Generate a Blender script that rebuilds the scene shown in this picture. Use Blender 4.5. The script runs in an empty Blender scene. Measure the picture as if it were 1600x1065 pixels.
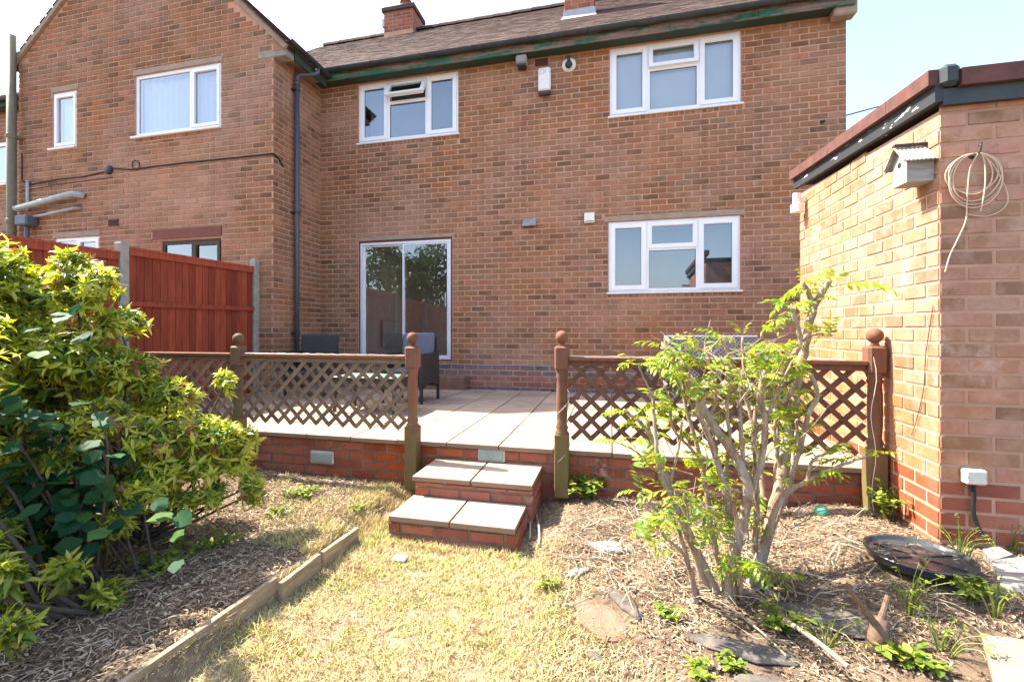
import bpy, math, random
from mathutils import Vector, Matrix, noise as mnoise

scene = bpy.context.scene
C = scene.collection
R = random.Random(7)
rad = math.radians

# ------------------------------------------------------------------ camera
F, CX, CY, EYE = 735.0, 770.0, 518.0, 1.32        # focal and principal point in px of a 1600 x 1065 frame
YAW = math.atan2(185, 735)
cam_d = bpy.data.cameras.new('camera')
cam = bpy.data.objects.new('camera', cam_d)
C.objects.link(cam)
cam.location = (0, 0, EYE)
cam.rotation_euler = (rad(90), 0, YAW)
cam_d.sensor_width = 36.0
cam_d.lens = 36.0 * F / 1600
cam_d.shift_x = (800 - CX) / 1600
cam_d.shift_y = -(532.5 - CY) / 1600
cam_d.clip_start = 0.05
cam_d.clip_end = 3000
scene.camera = cam

# ------------------------------------------------------------------ light
SUN_TO = Vector((0.78, -0.12, -1.0)).normalized()   # way the sunlight travels
s_from = -SUN_TO
sun_el = math.asin(s_from.z)
sun_az = math.atan2(s_from.x, s_from.y)              # clockwise from +Y
world = bpy.data.worlds.new('World')
scene.world = world
world.use_nodes = True
wn = world.node_tree
bg = wn.nodes['Background']
sky = wn.nodes.new('ShaderNodeTexSky')
sky.sky_type = 'NISHITA'
sky.sun_disc = False
sky.sun_elevation = sun_el
sky.sun_rotation = sun_az
sky.air_density = 1.0
sky.dust_density = 2.2
sky.ozone_density = 1.0
wn.links.new(sky.outputs[0], bg.inputs[0])
bg.inputs[1].default_value = 0.15
sun_d = bpy.data.lights.new('sun', 'SUN')
sun_d.energy = 4.8
sun_d.angle = rad(0.53)
sun_d.color = (1.0, 0.93, 0.82)
sun = bpy.data.objects.new('sun', sun_d)
C.objects.link(sun)
sun.rotation_euler = SUN_TO.to_track_quat('-Z', 'Y').to_euler()
vs = scene.view_settings
vs.view_transform = 'Standard'
vs.look = 'None'
vs.exposure = 1.98
vs.gamma = 1.0
vs.use_curve_mapping = False
scene.cycles.max_bounces = 8
scene.cycles.transparent_max_bounces = 16
scene.cycles.use_denoising = True
scene.cycles.sample_clamp_indirect = 4.0

# ------------------------------------------------------------------ small maths
_c, _s = math.cos(YAW), math.sin(YAW)
def ray(px, py):
    a = (px - CX) / F
    return Vector((-_s + a * _c, _c + a * _s, (CY - py) / F))
def at(px, py, t):
    return Vector((0, 0, EYE)) + ray(px, py) * t
def on_z(px, py, z):
    d = ray(px, py)
    return Vector((0, 0, EYE)) + d * ((z - EYE) / d.z)
def on_y(px, py, y):
    d = ray(px, py)
    return Vector((0, 0, EYE)) + d * (y / d.y)
def proj(p):
    fz = -_s * p[0] + _c * p[1]
    if fz < 0.05:
        return (-9999, -9999, fz)
    return (CX + F * (_c * p[0] + _s * p[1]) / fz, CY - F * (p[2] - EYE) / fz, fz)
def sstep(a, b, x):
    t = max(0.0, min(1.0, (x - a) / (b - a)))
    return t * t * (3 - 2 * t)
def nz(x, y, z=0.0):
    return mnoise.noise(Vector((x, y, z)))

# ------------------------------------------------------------------ materials
class NT:
    def __init__(self, name):
        self.m = bpy.data.materials.new(name)
        self.m.use_nodes = True
        self.t = self.m.node_tree
        self.b = self.t.nodes['Principled BSDF']
        self.out = self.t.nodes['Material Output']
    def n(self, ty, **kw):
        nd = self.t.nodes.new(ty)
        for k, v in kw.items():
            setattr(nd, k, v)
        return nd
    def l(self, a, b):
        self.t.links.new(a, b)
    def pos(self):
        if not hasattr(self, '_pos'):
            self._pos = self.n('ShaderNodeNewGeometry')
        return self._pos.outputs['Position']
    def rnd(self):
        """one random number for every piece, whether it is an object or an island of a joined mesh"""
        if not hasattr(self, '_rnd'):
            self.pos()
            oi = self.n('ShaderNodeObjectInfo')
            a = self.n('ShaderNodeMath', operation='ADD')
            self.l(oi.outputs['Random'], a.inputs[0])
            self.l(self._pos.outputs['Random Per Island'], a.inputs[1])
            f = self.n('ShaderNodeMath', operation='FRACT')
            self.l(a.outputs[0], f.inputs[0])
            self._rnd = f.outputs[0]
        return self._rnd
    def noise(self, scale, detail=4, rough=0.55, vec=None, stretch=None):
        nd = self.n('ShaderNodeTexNoise')
        nd.inputs['Scale'].default_value = scale
        nd.inputs['Detail'].default_value = detail
        nd.inputs['Roughness'].default_value = rough
        v = vec or self.pos()
        if stretch:
            mp = self.n('ShaderNodeVectorMath', operation='MULTIPLY')
            mp.inputs[1].default_value = stretch
            self.l(v, mp.inputs[0])
            v = mp.outputs[0]
        self.l(v, nd.inputs['Vector'])
        return nd.outputs['Fac']
    def ramp(self, fac, stops, interp='LINEAR'):
        r = self.n('ShaderNodeValToRGB')
        r.color_ramp.interpolation = interp
        e = r.color_ramp.elements
        while len(e) < len(stops):
            e.new(0.5)
        for k, (p, c) in enumerate(stops):
            e[k].position = p
            e[k].color = (*c, 1) if len(c) == 3 else c
        self.l(fac, r.inputs[0])
        return r.outputs[0]
    def frange(self, fac, a, b, lo=0.0, hi=1.0):
        m = self.n('ShaderNodeMapRange')
        m.inputs[1].default_value = a
        m.inputs[2].default_value = b
        m.inputs[3].default_value = lo
        m.inputs[4].default_value = hi
        self.l(fac, m.inputs[0])
        return m.outputs[0]
    def mix(self, fac, a, b, mode='MIX'):
        m = self.n('ShaderNodeMix', data_type='RGBA', blend_type=mode)
        for s, v in ((m.inputs[0], fac), (m.inputs[6], a), (m.inputs[7], b)):
            if isinstance(v, (int, float)):
                s.default_value = v
            elif isinstance(v, tuple):
                s.default_value = (*v, 1)
            else:
                self.l(v, s)
        return m.outputs[2]
    def mul(self, a, b):
        m = self.n('ShaderNodeMath', operation='MULTIPLY')
        for s, v in ((m.inputs[0], a), (m.inputs[1], b)):
            if isinstance(v, (int, float)):
                s.default_value = v
            else:
                self.l(v, s)
        return m.outputs[0]
    def col(self, c):
        if isinstance(c, tuple):
            self.b.inputs['Base Color'].default_value = (*c, 1)
        else:
            self.l(c, self.b.inputs['Base Color'])
        return self
    def rough(self, v, spec=None):
        if isinstance(v, (int, float)):
            self.b.inputs['Roughness'].default_value = v
        else:
            self.l(v, self.b.inputs['Roughness'])
        if spec is not None:
            self.b.inputs['Specular IOR Level'].default_value = spec
        return self
    def bump(self, h, strength=0.4, dist=0.01):
        b = self.n('ShaderNodeBump')
        b.inputs['Strength'].default_value = strength
        b.inputs['Distance'].default_value = dist
        self.l(h, b.inputs['Height'])
        self.l(b.outputs[0], self.b.inputs['Normal'])
        return self
    def hsv(self, c, val=None, sat=None, hue=None):
        h = self.n('ShaderNodeHueSaturation')
        self.l(c, h.inputs['Color'])
        for nm, v in (('Value', val), ('Saturation', sat), ('Hue', hue)):
            if v is None:
                continue
            if isinstance(v, (int, float)):
                h.inputs[nm].default_value = v
            else:
                self.l(v, h.inputs[nm])
        return h.outputs[0]

M = {}
def simple(name, c1, c2=None, scale=6, rough=0.7, spec=0.3, var=0.0, bump=0.0, bscale=60, stretch=None, metal=0.0):
    t = NT(name)
    if c2 is None:
        c2 = tuple(v * 0.8 for v in c1)
    f = t.frange(t.noise(scale, stretch=stretch), 0.3, 0.7)
    c = t.mix(f, c1, c2)
    if var:
        c = t.hsv(c, val=t.frange(t.rnd(), 0, 1, 1 - var, 1 + var))
    t.col(c).rough(rough, spec)
    t.b.inputs['Metallic'].default_value = metal
    if bump:
        t.bump(t.noise(bscale, 6), bump, 0.005)
    M[name] = t.m
    return t.m

def brick_mat(name, stops, stain, stain_amt, wear=None, grime=None):
    t = NT(name)
    c = t.ramp(t.rnd(), stops)
    f = t.frange(t.noise(38, 6, 0.65), 0.3, 0.72)
    c = t.mix(t.mul(f, 0.42), c, stops[0][1])
    f3 = t.frange(t.noise(9, 5, 0.6), 0.45, 0.75)
    c = t.mix(t.mul(f3, stain_amt), c, stain)
    f2 = t.frange(t.noise(1.1, 5, 0.62), 0.36, 0.7)
    c = t.hsv(c, val=t.frange(f2, 0, 1, 1.14, 0.84), sat=t.frange(t.noise(0.7, 3), 0.35, 0.65, 0.85, 1.12))
    if wear:
        f4 = t.frange(t.noise(3.2, 8, 0.7, stretch=(1, 1, 0.7)), 0.60, 0.68)
        c = t.mix(t.mul(f4, wear[1]), c, wear[0])
    if grime:
        f5 = t.frange(t.noise(5.0, 6, 0.7), 0.57, 0.66)
        c = t.mix(t.mul(f5, grime[1]), c, grime[0])
    if name == 'house_brick':                     # rain streaks and a few sooty patches
        f6 = t.frange(t.noise(1.0, 6, 0.6, stretch=(5, 5, 0.55)), 0.56, 0.70)
        c = t.mix(t.mul(f6, 0.42), c, (0.085, 0.058, 0.042))
        f7 = t.frange(t.noise(0.55, 5, 0.6, stretch=(1, 1, 1.6)), 0.52, 0.68)
        c = t.mix(t.mul(f7, 0.38), c, (0.48, 0.28, 0.19))
    t.col(c).rough(0.92, 0.2)
    t.bump(t.noise(160, 5, 0.7), 0.5, 0.004)
    M[name] = t.m

HB = [(0.0, (0.138, 0.072, 0.040)), (0.11, (0.205, 0.104, 0.054)), (0.30, (0.285, 0.138, 0.069)), (0.5, (0.325, 0.150, 0.074)),
      (0.66, (0.268, 0.146, 0.077)), (0.80, (0.355, 0.146, 0.074)), (0.93, (0.225, 0.142, 0.090)), (1.0, (0.42, 0.20, 0.118))]
brick_mat('house_brick', HB, (0.44, 0.23, 0.15), 0.34, ((0.50, 0.30, 0.215), 0.4))
brick_mat('garage_brick', [(0.0, (0.22, 0.112, 0.055)), (0.25, (0.33, 0.158, 0.076)), (0.5, (0.39, 0.178, 0.090)), (0.75, (0.42, 0.178, 0.105)), (1.0, (0.41, 0.225, 0.14))],
          (0.46, 0.275, 0.19), 0.75, ((0.54, 0.39, 0.31), 0.6), ((0.14, 0.09, 0.045), 0.5))
brick_mat('red_brick', [(0.0, (0.22, 0.060, 0.034)), (0.3, (0.31, 0.084, 0.044)), (0.6, (0.36, 0.10, 0.05)), (0.85, (0.29, 0.10, 0.062)), (1.0, (0.40, 0.145, 0.08))],
          (0.30, 0.16, 0.11), 0.35, ((0.48, 0.36, 0.30), 0.75), ((0.06, 0.045, 0.03), 0.75))
brick_mat('plinth_brick', [(0.0, (0.10, 0.085, 0.085)), (0.3, (0.155, 0.125, 0.12)), (0.55, (0.21, 0.12, 0.11)), (0.8, (0.26, 0.115, 0.095)), (1.0, (0.19, 0.165, 0.155))],
          (0.25, 0.2, 0.17), 0.5)
brick_mat('base_red_brick', [(0.0, (0.22, 0.07, 0.05)), (0.5, (0.30, 0.10, 0.065)), (1.0, (0.34, 0.14, 0.09))], (0.34, 0.21, 0.16), 0.5)

simple('mortar', (0.55, 0.32, 0.212), (0.42, 0.24, 0.158), 4, 0.95, 0.1, bump=0.4)
simple('garage_mortar', (0.48, 0.295, 0.205), (0.38, 0.225, 0.15), 5, 0.95, 0.1, bump=0.6)
simple('wall_mortar', (0.24, 0.165, 0.125), (0.11, 0.078, 0.06), 7, 0.95, 0.1, bump=0.6)
simple('plaster', (0.78, 0.74, 0.68), rough=0.9)
simple('blind_grey', (0.30, 0.31, 0.33), (0.26, 0.27, 0.29), 3, 0.7)
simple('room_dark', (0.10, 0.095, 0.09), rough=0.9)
simple('lintel', (0.36, 0.27, 0.20), (0.27, 0.205, 0.15), 9, 0.9, bump=0.3)
simple('concrete', (0.36, 0.33, 0.28), (0.24, 0.225, 0.19), 12, 0.92, 0.2, var=0.1, bump=0.5)
simple('upvc', (0.80, 0.80, 0.81), (0.74, 0.74, 0.75), 5, 0.35, 0.5)
simple('concrete_pale', (0.52, 0.48, 0.42), (0.40, 0.36, 0.31), 20, 0.6, 0.4)
simple('upvc_sill', (0.78, 0.78, 0.77), (0.66, 0.66, 0.63), 15, 0.45, 0.4)
simple('rubber', (0.02, 0.02, 0.02), rough=0.7)
simple('black_plastic', (0.022, 0.023, 0.026), (0.035, 0.036, 0.04), 14, 0.45, 0.45)
simple('tray_plastic', (0.028, 0.03, 0.032), (0.06, 0.062, 0.06), 9, 0.28, 0.5)
simple('grey_pipe', (0.085, 0.09, 0.11), (0.06, 0.065, 0.08), 8, 0.45, 0.5)
simple('gutter_black', (0.020, 0.026, 0.027), (0.045, 0.052, 0.05), 6, 0.5, 0.4)
simple('soil_pipe', (0.20, 0.175, 0.115), (0.15, 0.13, 0.085), 9, 0.6)
simple('waste_pipe', (0.40, 0.43, 0.43), (0.27, 0.29, 0.28), 7, 0.5)
simple('hopper_grey', (0.10, 0.12, 0.16), rough=0.5)
simple('white_plastic', (0.78, 0.77, 0.74), (0.68, 0.66, 0.62), 20, 0.45, 0.4)
simple('off_white_plastic', (0.62, 0.62, 0.52), (0.52, 0.52, 0.44), 20, 0.5, 0.4)
simple('grey_plastic', (0.30, 0.29, 0.26), rough=0.5)
simple('air_brick', (0.10, 0.045, 0.032), rough=0.9)
simple('steel', (0.45, 0.46, 0.46), (0.30, 0.31, 0.31), 25, 0.35, 0.5, metal=0.8)
simple('aluminium', (0.72, 0.73, 0.75), (0.62, 0.63, 0.66), 5, 0.4, 0.5, metal=0.25)
simple('red_stain_frame', (0.20, 0.06, 0.04), (0.14, 0.045, 0.03), 9, 0.7)
simple('brown_frame', (0.075, 0.045, 0.032), (0.05, 0.03, 0.022), 9, 0.6)
simple('curtain', (0.84, 0.85, 0.88), (0.78, 0.80, 0.85), 3, 0.9)
simple('blind_white', (0.90, 0.88, 0.85), (0.86, 0.84, 0.81), 3, 0.6)
simple('terracotta', (0.28, 0.105, 0.07), (0.2, 0.075, 0.055), 7, 0.85)
simple('lead', (0.30, 0.31, 0.34), (0.40, 0.41, 0.43), 9, 0.6)
simple('felt_coping', (0.15, 0.068, 0.056), (0.085, 0.045, 0.04), 11, 0.95, 0.15, bump=0.7, bscale=220)
simple('roof_felt', (0.06, 0.05, 0.048), rough=0.95)
simple('wicker_black', (0.022, 0.019, 0.018), (0.04, 0.034, 0.032), 40, 0.55, 0.4, bump=0.8, bscale=120)
simple('cushion_grey', (0.13, 0.145, 0.18), (0.11, 0.12, 0.15), 60, 0.95, 0.1, bump=0.3, bscale=300)
simple('frosted_glass', (0.20, 0.27, 0.25), (0.25, 0.31, 0.29), 15, 0.25, 0.5)
simple('grey_wood', (0.34, 0.32, 0.29), (0.21, 0.20, 0.18), 8, 0.9, 0.2, stretch=(1, 1, 6), bump=0.4)
simple('cane_cord', (0.62, 0.47, 0.33), (0.48, 0.35, 0.24), 20, 0.7)
simple('iron', (0.05, 0.045, 0.042), (0.10, 0.06, 0.04), 30, 0.7)
simple('soil_stone', (0.28, 0.25, 0.215), (0.17, 0.15, 0.13), 8, 0.95, 0.15, var=0.12, bump=0.7)
simple('brown_stone', (0.25, 0.145, 0.10), (0.17, 0.098, 0.068), 14, 0.95, 0.15, bump=0.9, bscale=90)
simple('membrane', (0.045, 0.043, 0.040), (0.15, 0.125, 0.10), 14, 0.85, 0.3, bump=0.5, bscale=90)
simple('dry_plank', (0.33, 0.265, 0.19), (0.2, 0.155, 0.11), 7, 0.9, 0.2, stretch=(1, 8, 1), bump=0.4)
simple('board_edge', (0.33, 0.255, 0.175), (0.19, 0.145, 0.10), 7, 0.9, 0.2, var=0.1, stretch=(6, 1, 6), bump=0.5)
simple('stick', (0.40, 0.33, 0.25), (0.26, 0.2, 0.14), 30, 0.9, var=0.2)
simple('green_ball', (0.10, 0.34, 0.22), (0.07, 0.24, 0.16), 12, 0.8, bump=0.5)
simple('pebble', (0.15, 0.145, 0.155), (0.09, 0.088, 0.095), 20, 0.85, var=0.35)
simple('cable_black', (0.018, 0.018, 0.02), rough=0.6)
simple('wire_white', (0.72, 0.72, 0.68), rough=0.5)
simple('radiator_white', (0.72, 0.72, 0.70), rough=0.4)
simple('stump_bark', (0.20, 0.125, 0.08), (0.12, 0.075, 0.05), 30, 0.95, bump=0.6)
simple('trunk', (0.10, 0.08, 0.06), (0.06, 0.05, 0.04), 20, 0.95, bump=0.5)

t = NT('slab')                                    # buff concrete flags
c = t.mix(t.frange(t.noise(2.2, 5), 0.35, 0.68), (0.43, 0.315, 0.225), (0.33, 0.24, 0.175))
c = t.mix(t.mul(t.frange(t.noise(45, 5), 0.5, 0.75), 0.5), c, (0.33, 0.27, 0.215))
c = t.mix(t.mul(t.frange(t.noise(5.5, 7, 0.7), 0.52, 0.66), 0.5), c, (0.22, 0.185, 0.14))
c = t.hsv(c, val=t.frange(t.rnd(), 0, 1, 0.86, 1.1))
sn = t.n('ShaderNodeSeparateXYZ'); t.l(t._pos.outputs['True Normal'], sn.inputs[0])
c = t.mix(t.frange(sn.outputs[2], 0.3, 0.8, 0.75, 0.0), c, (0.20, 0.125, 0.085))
t.col(c).rough(0.9, 0.2).bump(t.noise(120, 4), 0.25, 0.003)
M['slab'] = t.m

t = NT('roof_tile')
c = t.ramp(t.rnd(), [(0, (0.05, 0.032, 0.027)), (0.35, (0.09, 0.054, 0.044)), (0.7, (0.125, 0.076, 0.06)), (1, (0.08, 0.06, 0.052))])
c = t.mix(t.mul(t.frange(t.noise(14, 6), 0.52, 0.75), 0.5), c, (0.19, 0.145, 0.115))
c = t.mix(t.mul(t.frange(t.noise(0.9, 7, 0.7), 0.62, 0.70), 0.55), c, (0.26, 0.19, 0.085))
t.col(c).rough(0.95, 0.15).bump(t.noise(150, 4), 0.4, 0.004)
M['roof_tile'] = t.m

t = NT('peeling_green')                           # fascia: green paint flaked off down to bare pinkish wood
f = t.frange(t.noise(4.5, 9, 0.75, stretch=(0.3, 1, 2.2)), 0.46, 0.51)
f2 = t.frange(t.noise(8, 9, 0.78, stretch=(0.35, 1, 2.0)), 0.52, 0.64)
f3 = t.frange(t.noise(40, 5, 0.7, stretch=(0.1, 1, 2)), 0.4, 0.65)
c = t.mix(f, (0.022, 0.125, 0.075), t.mix(f3, (0.25, 0.17, 0.14), (0.13, 0.085, 0.07)))
c = t.mix(t.mul(f2, 0.9), c, (0.022, 0.028, 0.024))
t.col(c).rough(0.75, 0.3).bump(f, 0.4, 0.004)
M['peeling_green'] = t.m

t = NT('soffit')
f = t.frange(t.noise(6, 8, 0.72), 0.46, 0.58)
t.col(t.mix(f, (0.035, 0.045, 0.035), (0.012, 0.06, 0.038))).rough(0.8)
M['soffit'] = t.m

t = NT('peeling_black')                           # garage fascia: black paint over white
f = t.frange(t.noise(9, 8, 0.75, stretch=(1, .6, 2)), 0.60, 0.615)
t.col(t.mix(f, (0.028, 0.032, 0.036), (0.66, 0.65, 0.62))).rough(0.55, 0.4)
M['peeling_black'] = t.m

def wood(name, c1, c2, algae=None, z0=0.0, z1=0.4, grain=(1, 1, 1), var=0.15, rough=0.75):
    t = NT(name)
    f = t.frange(t.noise(9, 6, 0.65, stretch=grain), 0.33, 0.68)
    c = t.mix(f, c1, c2)
    c = t.hsv(c, val=t.frange(t.rnd(), 0, 1, 1 - var, 1 + var))
    if algae:
        sx = t.n('ShaderNodeSeparateXYZ')
        t.l(t.pos(), sx.inputs[0])
        zf = t.frange(sx.outputs[2], z0, z1, 1.0, 0.0)
        nf = t.frange(t.noise(7, 6, 0.7), 0.28, 0.62)
        a = t.n('ShaderNodeMath', operation='MULTIPLY_ADD', use_clamp=False)
        t.l(nf, a.inputs[0]); a.inputs[1].default_value = 0.75
        t.l(zf, a.inputs[2])
        fin = t.frange(a.outputs[0], 0.6, 1.3)
        c = t.mix(t.mul(fin, 0.85), c, algae)
    t.col(c).rough(rough, 0.25)
    t.bump(t.noise(30, 5, 0.6, stretch=grain), 0.35, 0.004)
    M[name] = t.m
wood('post_wood', (0.20, 0.085, 0.05), (0.125, 0.06, 0.04), (0.145, 0.122, 0.042), 0.05, 0.95, (3, 3, 0.4))
wood('post_wood_mossy', (0.16, 0.085, 0.045), (0.12, 0.08, 0.045), (0.125, 0.105, 0.055), 0.3, 1.3, (3, 3, 0.4))
wood('rail_wood', (0.215, 0.08, 0.04), (0.155, 0.07, 0.04), (0.13, 0.12, 0.06), 0.6, 1.0, (0.4, 3, 3))
wood('slat_grey', (0.235, 0.16, 0.105), (0.155, 0.11, 0.075), (0.20, 0.165, 0.09), 0.2, 0.6, (1, 3, 1), 0.25)
wood('slat_red', (0.16, 0.078, 0.05), (0.105, 0.054, 0.037), None, 0, 1, (1, 3, 1), 0.2)
wood('fence_red', (0.38, 0.078, 0.034), (0.20, 0.038, 0.02), None, 0, 1, (5, 5, 0.35), 0.26, 0.75)

def leaf_mat(name, stops, trans=0.35, rough=0.42, spec=0.45):
    t = NT(name)
    c = t.ramp(t.rnd(), stops)
    c = t.hsv(c, val=t.frange(t.noise(25, 3), 0.3, 0.7, 0.85, 1.12))
    t.col(c).rough(rough, spec)
    tr = t.n('ShaderNodeBsdfTranslucent')
    t.l(t.hsv(c, val=1.25, sat=1.1), tr.inputs[0])
    mx = t.n('ShaderNodeMixShader')
    mx.inputs[0].default_value = trans
    t.l(t.b.outputs[0], mx.inputs[1]); t.l(tr.outputs[0], mx.inputs[2])
    t.l(mx.outputs[0], t.out.inputs[0])
    M[name] = t.m
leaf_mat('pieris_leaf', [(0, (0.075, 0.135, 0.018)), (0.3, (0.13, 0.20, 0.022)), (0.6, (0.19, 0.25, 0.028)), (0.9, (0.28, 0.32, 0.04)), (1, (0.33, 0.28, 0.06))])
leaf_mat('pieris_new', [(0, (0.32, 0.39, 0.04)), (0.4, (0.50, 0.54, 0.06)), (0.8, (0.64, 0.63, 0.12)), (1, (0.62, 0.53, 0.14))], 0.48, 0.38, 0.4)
leaf_mat('pieris_red', [(0, (0.28, 0.06, 0.035)), (0.6, (0.33, 0.13, 0.05)), (1, (0.30, 0.2, 0.06))])
leaf_mat('round_leaf', [(0, (0.016, 0.055, 0.024)), (0.5, (0.024, 0.078, 0.032)), (0.85, (0.035, 0.10, 0.03)), (1, (0.07, 0.15, 0.025))], 0.22, 0.6, 0.12)
leaf_mat('pinnate_leaf', [(0, (0.12, 0.25, 0.03)), (0.3, (0.19, 0.33, 0.035)), (0.55, (0.32, 0.40, 0.04)), (0.88, (0.50, 0.46, 0.05)), (1, (0.52, 0.36, 0.06))], 0.45)
leaf_mat('weed_leaf', [(0, (0.10, 0.17, 0.025)), (0.5, (0.2, 0.27, 0.035)), (1, (0.34, 0.33, 0.06))], 0.35)
leaf_mat('tree_leaf', [(0, (0.02, 0.05, 0.01)), (0.6, (0.045, 0.09, 0.014)), (1, (0.09, 0.14, 0.025))], 0.3)

t = NT('bark')
c = t.mix(t.frange(t.noise(48, 7, 0.7, stretch=(1, 1, 0.25)), 0.38, 0.62), (0.43, 0.305, 0.205), (0.20, 0.13, 0.085))
c = t.mix(t.mul(t.frange(t.noise(5, 4), 0.50, 0.62), 0.7), c, (0.36, 0.32, 0.275))
t.col(c).rough(0.85, 0.2).bump(t.noise(90, 6, 0.7, stretch=(1, 1, 0.3)), 0.9, 0.006)
M['bark'] = t.m

t = NT('glass')                                   # thin double glazing: mostly clear, mirror by Fresnel
fr = t.n('ShaderNodeFresnel'); fr.inputs[0].default_value = 1.52
f = t.n('ShaderNodeMath', operation='MULTIPLY_ADD', use_clamp=True)
t.l(fr.outputs[0], f.inputs[0]); f.inputs[1].default_value = 2.2; f.inputs[2].default_value = 0.10
tb = t.n('ShaderNodeBsdfTransparent'); tb.inputs[0].default_value = (0.80, 0.84, 0.84, 1)
gb = t.n('ShaderNodeBsdfGlossy'); gb.inputs['Roughness'].default_value = 0.012
gb.inputs[0].default_value = (0.95, 0.97, 1, 1)
mx = t.n('ShaderNodeMixShader')
t.l(f.outputs[0], mx.inputs[0]); t.l(tb.outputs[0], mx.inputs[1]); t.l(gb.outputs[0], mx.inputs[2])
t.l(mx.outputs[0], t.out.inputs[0])
M['glass'] = t.m

t = NT('wicker_grey')
w1 = t.n('ShaderNodeTexChecker'); w1.inputs['Scale'].default_value = 42
w1.inputs[1].default_value = (0.26, 0.25, 0.26, 1); w1.inputs[2].default_value = (0.07, 0.065, 0.08, 1)
t.l(t.pos(), w1.inputs[0])
t.col(w1.outputs[0]).rough(0.6).bump(w1.outputs[1], 0.6, 0.006)
M['wicker_grey'] = t.m

t = NT('ground_soil')                             # dry earth, browner in the beds, straw coloured under the lawn
sx = t.n('ShaderNodeSeparateXYZ'); t.l(t.pos(), sx.inputs[0])
bedc = t.mix(t.frange(t.noise(14, 7, 0.7), 0.35, 0.66), (0.22, 0.155, 0.105), (0.095, 0.065, 0.045))
bedc = t.mix(t.mul(t.frange(t.noise(3, 5), 0.52, 0.68), 0.4), bedc, (0.29, 0.21, 0.14))
lawnc = t.mix(t.frange(t.noise(18, 7, 0.7), 0.35, 0.66), (0.36, 0.275, 0.18), (0.19, 0.135, 0.085))
a1 = t.frange(sx.outputs[0], -1.66, -1.56)
a2 = t.frange(sx.outputs[0], -0.46, -0.22, 1, 0)
t.col(t.mix(t.mul(a1, a2), bedc, lawnc)).rough(0.97, 0.1).bump(t.noise(60, 7, 0.7), 0.8, 0.02)
M['ground_soil'] = t.m

t = NT('grass_blade')
pn = t.frange(t.noise(3.0, 6, 0.65), 0.42, 0.62)
a = t.n('ShaderNodeMath', operation='MULTIPLY_ADD', use_clamp=True)
t.l(t.rnd(), a.inputs[0]); a.inputs[1].default_value = 0.5; t.l(t.mul(pn, 0.54), a.inputs[2])
c = t.ramp(a.outputs[0], [(0, (0.50, 0.385, 0.22)), (0.42, (0.55, 0.43, 0.20)), (0.68, (0.47, 0.41, 0.14)), (0.88, (0.28, 0.33, 0.07)), (1, (0.18, 0.26, 0.045))])
t.col(c).rough(0.7, 0.2)
M['grass_blade'] = t.m
def litter(name, stops):
    t = NT(name)
    t.col(t.ramp(t.rnd(), stops)).rough(0.9, 0.15)
    M[name] = t.m
litter('bark_chip', [(0, (0.085, 0.054, 0.034)), (0.35, (0.19, 0.125, 0.076)), (0.7, (0.34, 0.24, 0.145)), (1, (0.54, 0.42, 0.27))])
litter('leaf_crumb', [(0, (0.075, 0.05, 0.032)), (0.35, (0.18, 0.12, 0.074)), (0.7, (0.34, 0.24, 0.145)), (1, (0.54, 0.43, 0.28))])
litter('straw', [(0, (0.19, 0.125, 0.078)), (0.35, (0.32, 0.225, 0.14)), (0.7, (0.44, 0.33, 0.21)), (1, (0.54, 0.45, 0.33))])

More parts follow.
